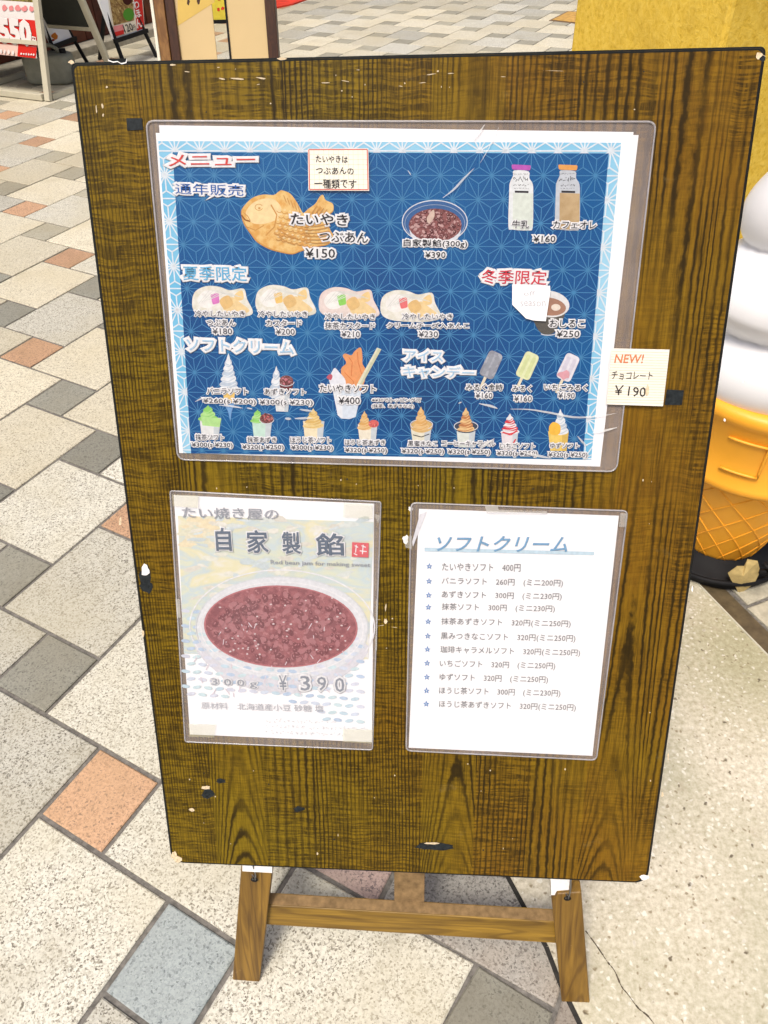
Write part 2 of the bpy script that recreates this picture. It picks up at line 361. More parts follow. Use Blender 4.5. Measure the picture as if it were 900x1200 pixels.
G_PINK = granite('pinkish_granite', (.42, .31, .27), (.30, .22, .20), (.13, .10, .10), .9, (.35, .27, .22))
G_WARM = granite('grey_brown_granite', (.33, .315, .28), (.23, .215, .19), (.10, .09, .08), .9, (.34, .27, .20))
TU = Vector((0.25367182, -0.12365064)); TV = Vector((-0.12365064, -0.25367182)); TO = Vector((-0.6175846, 0.1600525))
FD = Vector((-.438, .899)).normalized()                    # direction of the shop frontage
seam_px = [(590, 1018), (596, 1030), (614, 1063), (640, 1110), (656, 1152), (672, 1185), (690, 1222)]
seam = [fl(*p).xy for p in seam_px]
W0 = fl(540, 1120).xy; W1 = fl(560, 1127).xy
def warp(p):
    d = (p - W0).length; return p + (W1 - W0) * math.exp(-(d / .09) ** 2)
def side(p, a, b): return (b.x - a.x) * (p.y - a.y) - (b.y - a.y) * (p.x - a.x)
def clip(poly, a, b):
    """keep the part left of a->b"""
    out = []
    for i in range(len(poly)):
        p, q = poly[i - 1], poly[i]; sp, sq = side(p, a, b), side(q, a, b)
        if (sp >= 0) != (sq >= 0): out.append(p + (q - p) * (sp / (sp - sq)))
        if sq >= 0: out.append(q)
    return out
def stone(poly, gap=.0040, ch=.0022):
    """prism stone from a 2-D ccw loop, set off from the joints, with a small chamfer; returns verts, faces"""
    n = len(poly); c = sum(poly, Vector((0, 0))) / n
    def inset(d):
        o = []
        for i in range(n):
            a, p, b = poly[i - 1], poly[i], poly[(i + 1) % n]; e1 = (p - a).normalized(); e2 = (b - p).normalized(); n1 = Vector((-e1.y, e1.x)); n2 = Vector((-e2.y, e2.x))
            bis = n1 + n2; k = d / max(.35, bis.length_squared / 2) if bis.length > .01 else 0; o.append(p + bis * k)
        return o
    A, B = inset(gap), inset(gap + ch); vs = [Vector((p.x, p.y, 0)) for p in B] + [Vector((p.x, p.y, -.0018)) for p in A] + [Vector((p.x, p.y, -.02)) for p in A]
    fs = [tuple(range(n))]
    for r in (0, n):
        for i in range(n): fs.append((r + i, r + n + i, r + n + (i + 1) % n, r + (i + 1) % n))
    return vs, fs
def pr(p):
    c = RCV @ (Vector(p) - CAM)
    return (450 + FPX * c.x / c.z, 600 + FPX * c.y / c.z) if c.z > .05 else (-9999, -9999)
ORANGE = {(0, 0), (-2, 1), (-5, 1), (-7, 2), (-9, 2), (-11, 2)}
PINK = {(1, 1)}; BLUE = {(1, 0)}
stones = []
far_seam = (Vector((.16, .101)), Vector((.16, .101)) + FD)
chan_a = fl(835, 703).xy
slab_end_a = Vector((-.42, 1.30)); slab_end_b = slab_end_a + Vector((.899, .438))
for k in range(-42, 16):
    for m_ in range(-22, 22):
        i = k + .5 * m_; j = .5 * k - m_
        for kind, (i0, i1, j0, j1) in (('small', (i, i + .5, j - .5, j)), ('large', (i + .5, i + 1.5, j - 1, j))):
            P = [warp(TO + TU * a + TV * b) for a, b in ((i0, j0), (i0, j1), (i1, j1), (i1, j0))]
            if area2([tuple(p) for p in P]) < 0: P = P[::-1]
            c = sum(P, Vector((0, 0))) / 4
            if not (-7.6 < c.x < 6.6 and -1.2 < c.y < 12.4): continue
            x, y = pr((c.x, c.y, 0))
            near = math.hypot(c.x, c.y) < 1.6
            if not near and not (-260 < x < 1160 and y > -60): continue
            # cut by the concrete slab at the shop front
            clipped = False
            if any(side(p, *far_seam) < .0 for p in P) and side(c, slab_end_a, slab_end_b) < .25 and c.y < 1.7:
                Q = clip(P, far_seam[0], far_seam[1])
                if len(Q) < 3 or abs(area2([tuple(p) for p in Q])) < .0015:
                    if side(c, slab_end_a, slab_end_b) < .0: continue
                    Q = P
                if side(c, slab_end_a, slab_end_b) > 0: Q = P
                clipped = len(Q) != 4 or Q is not P; P = Q
            a = abs(area2([pr((p.x, p.y, 0)) for p in P])) / 2
            vis = (-20 < x < 920 and -10 < y < 1230)
            if kind == 'small':
                if (k, m_) in ORANGE: g = G_ORANGE
                elif (k, m_) in PINK: g = G_PINK
                elif (k, m_) in BLUE: g = G_BLUE
                elif k + m_ > -8: g = G_GREY
                elif m_ >= 5: g = G_ORANGE if random.Random(k * 77 + m_).random() < .4 else G_GREY
                else: g = G_ORANGE if (k + m_) % 2 else G_GREY
            else: g = G_WARM if (clipped and near) or (k, m_) == (1, 1) else G_WHITE
            rk = random.Random(k * 131 + m_ * 17 + 5).random()
            if g is G_GREY and k <= -7 and (rk < .6 or k < -11): g = G_TAN
            if g is G_WHITE and k < -3 and rk < .65: g = G_WARMLIT  # warm light on the far pale stones, put into a creamier granite colour
            stones.append((-(a if vis else a * .001), kind, P, g, clipped, c))
stones.sort(key=lambda s: s[0])
cache = {}; rest = {}
cnt = {'small': 0, 'large': 0}
for sc_, kind, P, g, clipped, c in stones:
    if cnt[kind] < 290 and sc_ < -30:
        cnt[kind] += 1; key = (kind, g.name)
        nm = 'paving_sett' if kind == 'small' else 'paving_stone'; dz = random.uniform(-.0012, .0006)
        if clipped or (c - W0).length < .45 or key not in cache:
            vs, fs = stone([p - c for p in P]); o = link(nm, vs, fs, g, None, pavement)
            if not clipped and (c - W0).length >= .45: cache[key] = o.data
        else:
            o = bpy.data.objects.new(nm, cache[key]); COL.objects.link(o); o.parent = pavement
        o.matrix_parent_inverse = Matrix.Identity(4); o.location = (c.x, c.y, dz)
    else:
        r = rest.setdefault(g.name, (g, MB())); vs, fs = stone(P); r[1].add(vs, fs)
mb = MB(); mats = []
for nme, (g, b_) in rest.items():
    mb.add(b_.v, b_.f, len(mats)); mats.append(g)
if mats: tag(mb.build('paving_remainder', mats, pavement), kind='stuff')

# concrete slab in front of the shop, its crack, drain channel, rough stone beyond
def slab_mat():
    m, t, b = base('pale_terrazzo_concrete', rough=.6, spec=.3); p = geo(t)
    n0 = noise(t, p, 2.6, 3); n1 = noise(t, p, 120, 4, .7); n2 = noise(t, p, 26, 3, .6)
    out = ramp(t, n1, [(.3, (.40, .355, .25)), (.5, (.57, .52, .405)), (.66, (.70, .65, .53))])
    out = mix(t, ramp(t, n0, [(.42, g3(0)), (.62, g3(.6))]), out, ramp(t, n1, [(.35, (.33, .32, .21)), (.65, (.42, .40, .28))]))
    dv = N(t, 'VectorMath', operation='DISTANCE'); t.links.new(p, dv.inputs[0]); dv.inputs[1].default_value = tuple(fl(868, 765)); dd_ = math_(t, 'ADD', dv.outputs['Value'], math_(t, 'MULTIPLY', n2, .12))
    out = mix(t, ramp(t, dd_, [(.10, g3(.75)), (.30, g3(0))]), out, ramp(t, n1, [(.35, (.27, .255, .14)), (.65, (.38, .36, .22))]))  # shade on the slab beside the channel, painted as an olive patch
    v_ = N(t, 'TexVoronoi'); v_.inputs['Scale'].default_value = 150; nw = N(t, 'TexNoise'); nw.inputs['Scale'].default_value = 90; t.links.new(p, nw.inputs['Vector']); wp = N(t, 'VectorMath', operation='MULTIPLY_ADD'); t.links.new(nw.outputs[1], wp.inputs[0]); wp.inputs[1].default_value = (.012, .012, .012); t.links.new(p, wp.inputs[2]); p2 = wp.outputs[0]; t.links.new(p2, v_.inputs['Vector']); s_ = N(t, 'SeparateColor'); t.links.new(v_.outputs['Color'], s_.inputs[0])
    out = mix(t, math_(t, 'MULTIPLY', ramp(t, v_.outputs['Distance'], [(.22, g3(1)), (.42, g3(0))]), ramp(t, s_.outputs[0], [(.84, g3(0)), (.9, g3(.75))])), out, (.20, .15, .08))
    out = mix(t, math_(t, 'MULTIPLY', ramp(t, v_.outputs['Distance'], [(.3, g3(1)), (.5, g3(0))]), ramp(t, s_.outputs[1], [(.78, g3(0)), (.86, g3(.6))])), out, (.78, .76, .68))
    vo = N(t, 'TexVoronoi'); vo.inputs['Scale'].default_value = 55; t.links.new(p2, vo.inputs['Vector'])
    s = N(t, 'SeparateColor'); t.links.new(vo.outputs['Color'], s.inputs[0])
    spot = math_(t, 'MULTIPLY', ramp(t, vo.outputs['Distance'], [(.10, g3(1)), (.2, g3(0))]), ramp(t, s.outputs[0], [(.70, g3(0)), (.75, g3(.9))]))
    out = mix(t, spot, out, (.10, .075, .045)); out = mix(t, ramp(t, n2, [(.62, g3(0)), (.75, g3(.35))]), out, (.32, .25, .17))
    t.links.new(out, b.inputs['Base Color']); bump(t, b, n1, .3, .0015); return m
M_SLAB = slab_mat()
Z3 = lambda p, z=0: Vector((p.x, p.y, z))
f0 = seam[0]; top_end = f0 + FD * 1.36
chan_dir = (fl(900, 770).xy - chan_a).normalized()
c_far = chan_a - chan_dir * 1.1; c_near = chan_a + chan_dir * 2.2
poly = [Z3(top_end)] + [Z3(p) for p in seam] + [Z3(seam[-1] - FD * 1.2), Z3(c_near + Vector((.0, 0))), Z3(chan_a), Z3(c_far)]
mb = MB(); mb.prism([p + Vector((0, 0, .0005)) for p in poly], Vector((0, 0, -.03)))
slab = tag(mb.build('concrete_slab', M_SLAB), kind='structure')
M_GAP = plain('dark_joint', (.035, .033, .03), .95, .1, 80, .4)
mb = MB(); sj = [f0 + FD * 1.3] + seam + [seam[-1] - FD * 1]
for i in range(len(sj) - 1):
    a, b = Z3(sj[i], .0012), Z3(sj[i + 1], .0012); n = (b - a).normalized().cross(Vector((0, 0, 1))) * .0035; mb.add([a - n, a + n, b + n, b - n], [(0, 1, 2, 3)] if True else [])
mb.build('joint', M_GAP, slab)
ck = spline([(686, 1091), (700, 1110), (712, 1128), (720, 1138), (728, 1156), (736, 1166), (748, 1182), (760, 1192), (778, 1216), (800, 1240)], 4, False)
mb = MB()
for i in range(len(ck) - 1):
    a, b = [fl(*p) + Vector((0, 0, .0012)) for p in ck[i:i + 2]]; wd = random.uniform(.0003, .0013); n = (b - a).normalized().cross(Vector((0, 0, 1))) * wd; mb.add([a - n, a + n, b + n, b - n], [(0, 1, 2, 3)])
mb.build('crack', plain('dark_crack', (.10, .08, .06), .95, .1, 100, .4), slab)  # crack drawn as a thin dark ribbon on the slab
M_BRASS = plain('brown_metal_channel', (.10, .075, .04), .45, .5, 50, .3); M_RIM = plain('steel_rim', (.5, .48, .38), .4, .5, 30, .1)
chn = Vector((-chan_dir.y, chan_dir.x)); chn = chn if chn.x > 0 else -chn
mb = MB(); a, b = c_far, c_near; mb.prism([Z3(a + chn * .004, -.002), Z3(b + chn * .004, -.002), Z3(b + chn * .045, -.002), Z3(a + chn * .045, -.002)], Vector((0, 0, -.02)))
chan = tag(mb.build('drain_channel', M_BRASS), kind='structure')
mb = MB(); mb.prism([Z3(a, .002), Z3(b, .002), Z3(b + chn * .0035, .002), Z3(a + chn * .0035, .002)], Vector((0, 0, -.02))); mb.build('rim', M_RIM, chan)
M_RSTONE = plain('rough_paving_stone', (.40, .37, .28), .85, .25, 40, .28, .6)
bed = tag(link('shop_threshold', [Z3(a + chn * .046, -.006), Z3(b + chn * .046, -.006), Z3(b + chn * 1.4, -.006), Z3(a + chn * 1.4, -.006)], [(0, 1, 2, 3)], M_GAP), kind='structure')
rr = random.Random(3); y0 = 0.0
while y0 < 2.6:
    L = rr.uniform(.16, .3); x0 = .05
    while x0 < 1.2:
        Wd = rr.uniform(.18, .32); q = [a + chan_dir * (y0 + dy) + chn * (x0 + dx) for dx, dy in ((0, 0), (0, L), (Wd, L), (Wd, 0))]
        q = [p + Vector((rr.uniform(-.008, .008), rr.uniform(-.008, .008))) for p in q]
        if area2([tuple(p) for p in q]) < 0: q = q[::-1]
        vs, fs = stone(q, .005, .003); link('threshold_stone', [v + Vector((0, 0, rr.uniform(.0, .001))) for v in vs], fs, M_RSTONE, None, bed); x0 += Wd
    y0 += L

# ------------------------------------------------------------------ the menu board on its stand
mroot = empty('menu_board', (0, .02, 0), 'large brown wood grain menu board standing upright on a low wooden stand', 'menu board')
# panel
HS, HT, TH, RC = .3, .9, .018, .016
loop = []
pc = [bp(80, 70), bp(899, 57), bp(762, 1034), bp(200, 1012)]
pc = [(0.0005, .899), (.5995, .9005), (.5995, -.0005), (.0005, .0005)]
cs = [(pc[3], -1, -1), (pc[2], 1, -1), (pc[1], 1, 1), (pc[0], -1, 1)]
for (cx, cy), sx, sy in cs:
    rc = RC if sy < 0 else .005; ox, oy = cx - sx * rc, cy - sy * rc; a0 = {(-1, -1): 180, (1, -1): 270, (1, 1): 0, (-1, 1): 90}[(sx, sy)]
    for k in range(7): q = math.radians(a0 + 15 * k); loop.append((ox + rc * math.cos(q), oy + rc * math.sin(q)))
n = len(loop); vs = []; fs = []; fm = []
lc = Vector((.3, .45))
def insetloop(d): return [(x + (-d if x > .3 else d), y + (-d if y > .45 else d)) for x, y in loop]
for lp, h in ((insetloop(.0016), 0), (loop, -.0012), (loop, -TH)): vs += [Vector((x, y, h)) for x, y in lp]
fs.append(tuple(range(n))); fm.append(0)
for r in (0, n):
    for i in range(n): fs.append((r + i, r + n + i, r + n + (i + 1) % n, r + (i + 1) % n)); fm.append(1)
fs.append(tuple(reversed(range(2 * n, 3 * n)))); fm.append(1)
me = bpy.data.meshes.new('panel'); me.from_pydata([tuple(v) for v in vs], [], fs); me.materials.append(M_BOARD); me.materials.append(M_EDGE); me.polygons.foreach_set('material_index', fm)
panel = bpy.data.objects.new('panel', me); COL.objects.link(panel); panel.parent = mroot
panel.matrix_parent_inverse = mroot.matrix_basis.inverted(); panel.matrix_basis = Matrix.Translation(BO) @ BROT.to_4x4()
class Sub(Plane): pass
pp = Plane(BO, BX, BU, BN, mroot)
def onpanel(name, items, h=.0003, **k):
    o = pp.layers(name, items, h, **k); return o
def ragged(cx, cy, rx, ry, n=11, seed=0, rot=0):
    r = random.Random(seed); q = ell(cx, cy, rx, ry, n, rot=rot); return [(cx + (x - cx) * r.uniform(.6, 1.15), cy + (y - cy) * r.uniform(.6, 1.15)) for x, y in q]
ring_o = [(x, y) for x, y in insetloop(.0017)]; ring_i = [(x, y) for x, y in insetloop(.0029)]; nr = len(ring_o)
link('edge_band', [b3(x, y, .00012) for x, y in ring_o + ring_i], [(i, (i + 1) % nr, nr + (i + 1) % nr, nr + i) for i in range(nr)], M_EDGE, None, mroot)
ragi = 0
for (cx, cy, rx, ry, m) in [(84, 73, 4, 2.6, M_CHIP), (891, 66, 6, 5, M_CHIP), (894, 69, 4, 4, M_TAPE), (209, 1007, 6, 4, M_CHIP), (204, 1002, 3.5, 5, M_CHIP), (755, 1028, 6, 3.5, M_WHITECHIP),
                            (330, 69, 7, 1.8, M_CHIP), (141, 611, 2, 6, M_CHIP), (170, 678, 8, 17, M_TAPE), (172, 688, 8, 8, M_TAPE), (170, 668, 6, 7, M_WHITECHIP),
                            (244, 930, 9, 6, M_TAPE), (241, 923, 6, 2.5, M_CHIP), (259, 915, 7, 3, M_TAPE), (350, 948, 7, 3.5, M_TAPE), (225, 949, 4, 2, M_CHIP),
                            (509, 992, 24, 5, M_TAPE), (498, 992, 8, 4, M_TAPE), (505, 988, 11, 1.4, M_CHIP), (481, 596, 3, 3, M_WHITECHIP), (475, 632, 4, 6, M_WHITECHIP), (452, 728, 2, 4, M_CHIP),
                            (886, 300, 1.3, 3, M_WHITECHIP), (871, 447, 1.5, 1.5, M_WHITECHIP), (849, 492, 1.5, 2, M_WHITECHIP), (168, 742, 1.3, 5, M_CHIP), (811, 690, 1.2, 4, M_WHITECHIP), (776, 931, 2, 3, M_CHIP), (783, 886, 1, 5, M_CHIP)]:
    ragi += 1; onpanel('chip', [(ragged(cx, cy, rx, ry, 11, ragi), m)], .0002 + ragi * .00001)
onpanel('chip', [([(127, 70), (149, 69.5), (148.5, 74), (143, 75.5), (138, 72.8), (133, 73.6), (127, 71.5)], M_WHITECHIP), ([(127.5, 69), (148.5, 68.5), (147.5, 73), (142, 74), (138, 71.6), (133, 72.2), (128, 70.6)], M_EDGE)], .00055)
# scratches and worn spots
sc_items = []; M_SCR = plain('pale_scratch', (.55, .45, .30), .7, .3, 200, .2); rs = random.Random(5)
for (x, y, l, wd) in [(202, 76, 9, 2), (219, 84, 8, 1.4), (256, 79, 4, 1.2), (260, 92.5, 10, 1.6), (279, 92.5, 17, 2.4), (306, 91.5, 13, 2.2), (303, 99, 5, 1), (382, 97, 14, 1.2), (405, 95, 12, 1), (420, 82, 5, 1), (470, 101, 6, 1), (506, 87, 12, 1.2), (528, 86, 9, 1.2), (495, 97, 9, 1), (590, 90, 8, .8), (650, 83, 28, .6), (125, 102, 3, 3), (120, 124, 3, 6), (113, 128, 1.6, 12), (121, 135, 2, 4), (452, 712, 2, 9), (446, 733, 9, .8), (462, 735, 8, .8), (444, 726, 5, .8)]:
    sc_items.append((ragged(x, y, l / 2, wd / 2, 8, int(x), rs.uniform(-12, 12)), M_SCR))
for _ in range(70):
    x, y = rs.uniform(190, 770), rs.choice([rs.uniform(560, 575), rs.uniform(895, 1015), rs.uniform(75, 140), rs.uniform(560, 1000)])
    sc_items.append((ragged(x, y, rs.uniform(.5, 1.2), rs.uniform(.5, 1.8), 6, int(x * 7)), M_SCR if rs.random() < .6 else M_TAPE))
tag(onpanel('scratches', sc_items, .00015, dh=.000002), kind='stuff')
# stand: two short legs, cross rail, back post and prop
def bwo(x, y, off): return bw(x, y, -off)
def leg(pts, off, depth):
    f = [bwo(x, y, off) for x, y in pts]; mb = MB()
    back = [p + Vector((0, depth, 0)) for p in f]
    for q in f + back: q.z = max(q.z, 0)
    zb = sorted(range(len(f)), key=lambda i: f[i].z)[:2]
    for i in zb: f[i].z = 0; back[i].z = 0
    n = len(f); mb.add(f + back, [tuple(range(n)), tuple(reversed(range(n, 2 * n)))] + [(i, n + i, n + (i + 1) % n, (i + 1) % n) for i in range(n)]); return mb
lf = leg([(272, 1148), (304, 1151), (320, 1012), (283, 1010)], .026, .028).build('leg', M_STICK_V, mroot, bevel=.0015)
rg = leg([(657, 1177), (690, 1178), (681.5, 1046), (653, 1048), (647, 1059)], .026, .028).build('leg', M_STICK_V, mroot, bevel=.0015)
# make the grain of the legs run along them: object frames aligned with the board
for o in (lf, rg):
    mw = Matrix.Translation(BO) @ BROT.to_4x4(); o.data.transform(mw.inverted()); o.matrix_basis = mw
def dirbox(px4, off, depth_vec):
    f = [bwo(x, y, off) for x, y in px4]; mb = MB(); mb.prism(f, depth_vec); return mb
rail_f = [(310, 1083.5), (652, 1105.5), (651, 1081), (312, 1061)]
f = [bwo(x, y, .036) for x, y in rail_f]; mb = MB(); dv = Vector((0, .017, .0)); mb.prism(f, dv)
mb.build('rail', M_STICK_H, mroot, bevel=.001)
tp = [p for p in (f[3], f[2])]; ts = [p + Vector((.002 * k, .0015, .0006)) for p, k in zip(tp, (1, -1))]
mb = MB(); mb.add([ts[0], ts[1], ts[1] + Vector((0, .014, 0)), ts[0] + Vector((0, .014, 0))], [(0, 1, 2, 3)]); mb.build('dust', M_DUSTY, mroot)
pb0 = bwo(462, 1073, .050); pb1 = bwo(497, 1075, .050); zz = min(f[3].z, f[2].z)
mb = MB(); u1, u2 = pb0, pb1; mb.prism([u1, u2, u2 + BU * .82, u1 + BU * .82], -BN * .022); mb.build('back_post', M_DUSTY, mroot, bevel=.001)
mb = MB(); mb.bar((u1 + u2) / 2 + BU * .80 - BN * .035, Vector(((u1.x + u2.x) / 2, .62, .0)), .035, .02); mb.build('prop_leg', M_STICK_V, mroot)
# wire hooks through the holes in the legs
for (hx, hy, tx, ty) in [(298, 1031, 296, 1012), (665, 1053, 669, 1028)]:
    mb = MB(); c = bwo(hx, hy, .0235); mb.tube([c + BX * .005 * math.cos(q) + BU * .0042 * math.sin(q) for q in [k * math.pi / 6 for k in range(12)]], .0006, 5, closed=True)
    q = [c + BX * .0048 * math.cos(a) + BU * .004 * math.sin(a) for a in [k * math.pi / 6 for k in range(12)]]
    mb = MB(); mb.add(q, [tuple(range(12))]); mb.build('hook_hole', M_BLACK, mroot)
    mb = MB(); A = bwo(hx + 1, hy, .021); B = bwo(tx, ty, .012); mb.tube([A, A + BU * .006 + BX * .001, (A + B) / 2 + BX * .0012, B, B - BN * .01], .0011, 6); mb.tube([A - BX * .003, A - BX * .0035 + BU * .008, A + BU * .004, A], .0009, 6); mb.build('wire_hook', M_STEEL, mroot, True)
wp = MB(); wp.prism([bwo(x, y, .014) for x, y in [(284, 1021), (319, 1023), (319, 1014), (284, 1012)]], -BN * .0008); wp.build('paper_shim', M_WHITECHIP, mroot)
wp = MB(); wp.prism([bwo(x, y, .03) for x, y in [(646, 1049), (666, 1049), (668, 1028), (645, 1028)]], -BN * .0006); wp.build('paper_shim', M_WHITECHIP, mroot)

# ------------------------------------------------------------------ laminated sheets
def sheet(name, film, paper, label, cat, front, back=M_FILM_EDGE, r=10, papermat=M_PAPER, thick=.0002, hf=.0036):
    root = board_root(name, film[3], label, cat); P = bplane(root)
    lp = rrect(film, r)
    def solid(nm, poly, h0, h1, m):
        q = [P.p2(*p) for p in poly]; q = q[::-1] if area2(q) < 0 else q; mb = MB(); mb.prism([P.w(a, b, h1) for a, b in q], BN * (h0 - h1)); return mb.build(nm, m, root)
    P.layers('back_film', [(lp, back)], .0006)
    for i, pq in enumerate(paper): solid('paper', pq, .0008 + i * .0003, .00105 + i * .0003, papermat)
    P.layers('front_film', [(lp, front)], hf)
    # sealed rim of the pouch: a narrow raised bead
    q = [P.w(*P.p2(*p), .0018) for p in lp]; mb = MB(); mb.tube(q, .0009, 5, closed=True); mb.build('sealed_rim', M_RIMF, root, True)
    return root, P
M_RIMF = film_mat('sealed_film_rim', .5, rough=.15, hc=(.55, .53, .53), gl=.4)
# ---- the big menu
mn_root, MP = sheet('laminated_menu', [(172, 142), (768, 143), (722, 552), (209, 538)],
    [[(183, 156), (748, 158.5), (703, 546.5), (210.5, 530.5)], [(187, 147), (742, 155), (700, 545), (215, 529)]],
    'big laminated blue picture menu with star lattice pattern, fixed to upper half of the board', 'menu', M_FILM)
H0 = .0016
OUT = [(186, 165.5), (727.5, 167.5), (692.5, 538.5), (215, 530.5)]; INN = [(203, 178.5), (713, 180), (682.5, 537.9), (224.5, 530.7)]
M_NAVY = None
def navy():
    m, t, b = base('navy_print', rough=.4, spec=.1); n = noise(t, geo(t), 5, 2)
    A = [tuple(lin(v) * K for v in c) for c in ((0, 66, 122), (8, 98, 160), (0, 78, 142))]
    t.links.new(ramp(t, n, [(.35, A[0]), (.5, A[2]), (.68, A[1])]), b.inputs['Base Color']); return m
M_NAVY = navy()
def skyblue():
    m, t, b = base('light_blue_print', rough=.35, spec=.35); n = noise(t, geo(t), 7, 2)
    A = [tuple(lin(v) * K for v in c) for c in ((110, 196, 235), (168, 222, 246))]; t.links.new(ramp(t, n, [(.35, A[0]), (.65, A[1])]), b.inputs['Base Color']); return m
MP.layers('printed_border', [(OUT, skyblue())], H0); MP.layers('printed_background', [(INN, M_NAVY)], H0 + .0001)
def asanoha():
    Lc = .0229; org = Vector(MP.p2(227.3, 260)); a1 = Vector((1, -.012)).normalized() * Lc; a2 = Vector((.5, .866)) * Lc
    o2 = [Vector(MP.p2(*p)) for p in OUT]; i2 = [Vector(MP.p2(*p)) for p in INN]
    def ccw(q): return q if area2([tuple(p) for p in q]) > 0 else q[::-1]
    def clipc(q, reg):
        for i in range(len(reg)):
            q = clip(q, reg[i - 1], reg[i])
            if len(q) < 3: return None
        return q
    regs = [(ccw(i2), M_AL)] + [(ccw(q), M_AW) for q in ([o2[0], o2[1], i2[1], i2[0]], [o2[1], o2[2], i2[2], i2[1]], [o2[3], o2[0], i2[0], i2[3]])]
    segs = []
    for i in range(-24, 30):
        for j in range(-18, 12):
            p = org + a1 * i + a2 * j; q, r, s_ = p + a1, p + a2, p + a1 + a2
            g1 = (p + q + r) / 3; g2 = (q + r + s_) / 3; segs += [(p, q), (p, r), (q, r), (g1, p), (g1, q), (g1, r), (g2, q), (g2, r), (g2, s_)]
    out = []
    bb = [min(p.x for p in o2), max(p.x for p in o2), min(p.y for p in o2), max(p.y for p in o2)]
    for a, b in segs:
        if max(a.x, b.x) < bb[0] or min(a.x, b.x) > bb[1] or max(a.y, b.y) < bb[2] or min(a.y, b.y) > bb[3]: continue
        d = (b - a).normalized(); nn = Vector((-d.y, d.x))
        for reg, m in regs:
            wd = .00036 if m is M_AL else .00062
            q = clipc([a - nn * wd, b - nn * wd, b + nn * wd, a + nn * wd], reg)
            if q: out.append(([tuple(v) for v in q], m))
    o = MP.layers('printed_lattice', out, H0 + .0002, dh=.00000002, kind='stuff', local=True)
M_AL = ink(70, 140, 190); M_AW = ink(236, 246, 252)
asanoha()
WH = ink(250, 250, 250); DK = ink(52, 50, 52); GR = ink(92, 92, 98)
HT_, HP = .0028, .0021
def T(body, x1, y1, x2, y2, h, col=DK, halo=.15, hm=WH, bold=.008, **k): MP.text(body, (x1, y1), (x2, y2), h, col, HT_, halo, hm, bold, **k)
T('メニュー', 196, 196, 300, 195, 15, ink(226, 74, 66), .19, bold=.008)
T('通年販売', 206, 232.5, 287, 235, 18, ink(34, 98, 178), .15, bold=.0)
T('たいやき', 341, 263.5, 408, 265, 14, bold=.015); T('つぶあん', 374, 283.5, 432, 285.5, 13); T('¥150', 357, 302, 393, 302.5, 11, bold=.008)
T('自家製餡(300g)', 473, 290, 547, 291, 10); T('¥390', 497, 303, 522, 303, 8)
T('牛乳', 599, 267, 619, 267.5, 9, halo=.09); T('カフェオレ', 646, 268, 698, 268.5, 9); T('¥160', 623, 284, 650, 284, 8.5)
T('夏季限定', 214, 329, 292, 330.5, 18, ink(110, 190, 232), .16, bold=.01); T('冬季限定', 562, 333, 641, 335, 18, ink(222, 62, 78), .16, bold=.008)
for (x1, x2, y, l2, xa, xb, pr_, xc, xd) in [(229, 288, 371, 'つぶあん', 243, 277, '¥180', 249, 273), (303, 361, 371.5, 'カスタード', 312, 354.5, '¥200', 323, 346),
                                       (381, 440, 374.5, '抹茶カスタード', 381, 440, '¥210', 399.5, 422), (471, 530, 374.5, 'クリームチーズ入あんこ', 453, 549, '¥230', 489.5, 513)]:
    T('冷やしたいやき', x1, y, x2, y + .5, 7.8, GR, .15); T(l2, xa, y + 10.5, xb, y + 11, 7.8, GR, .15); T(pr_, xc, y + 20.5, xd, y + 20.7, 7.5, GR, .15, bold=.008)
T('おしるこ', 643, 383, 684, 383.5, 9); T('¥250', 650, 395, 678, 395, 8, bold=.008)
PB = ink(176, 214, 240)
T('ソフトクリーム', 219, 411, 346, 415.5, 16, PB, .19, bold=.012); T('アイス', 472, 423, 520, 424.5, 14, PB, .19); T('キャンデー', 472, 441.5, 555, 443.5, 14, PB, .19)
T('バニラソフト', 243, 461.5, 291.5, 462, 8, GR, .15); T('¥260(s ¥200)', 238, 473, 300.5, 474.5, 7.5, GR, .15)
T('あずきソフト', 310.5, 462.5, 359, 463, 8, GR, .15); T('¥300(s ¥230)', 304, 475, 367, 475.5, 7.5, GR, .15)
T('たいやきソフト', 375, 459, 441, 460, 9.5, DK, .15); T('¥400', 396, 473, 422, 473.3, 8.5, DK, .15, bold=.008)
T('※¥30でトッピング可', 436, 470.5, 493, 471, 5, GR, .18); T('(抹茶、あずきなど)', 436, 477.7, 485, 478, 5, GR, .18)
T('みるく金時', 545.5, 457, 588.5, 457.5, 8, DK, .15); T('¥160', 556, 466.3, 576.5, 466.5, 7.5, GR, .15, bold=.008)
T('みるく', 599.5, 458.5, 622.5, 459, 8, DK, .15); T('¥160', 601, 470, 622.5, 470.2, 7.5, GR, .15, bold=.008)
T('いちごみるく', 637, 457, 687.5, 458, 8, DK, .15); T('¥190', 652.5, 466.8, 672.5, 467, 7.5, GR, .15, bold=.008)
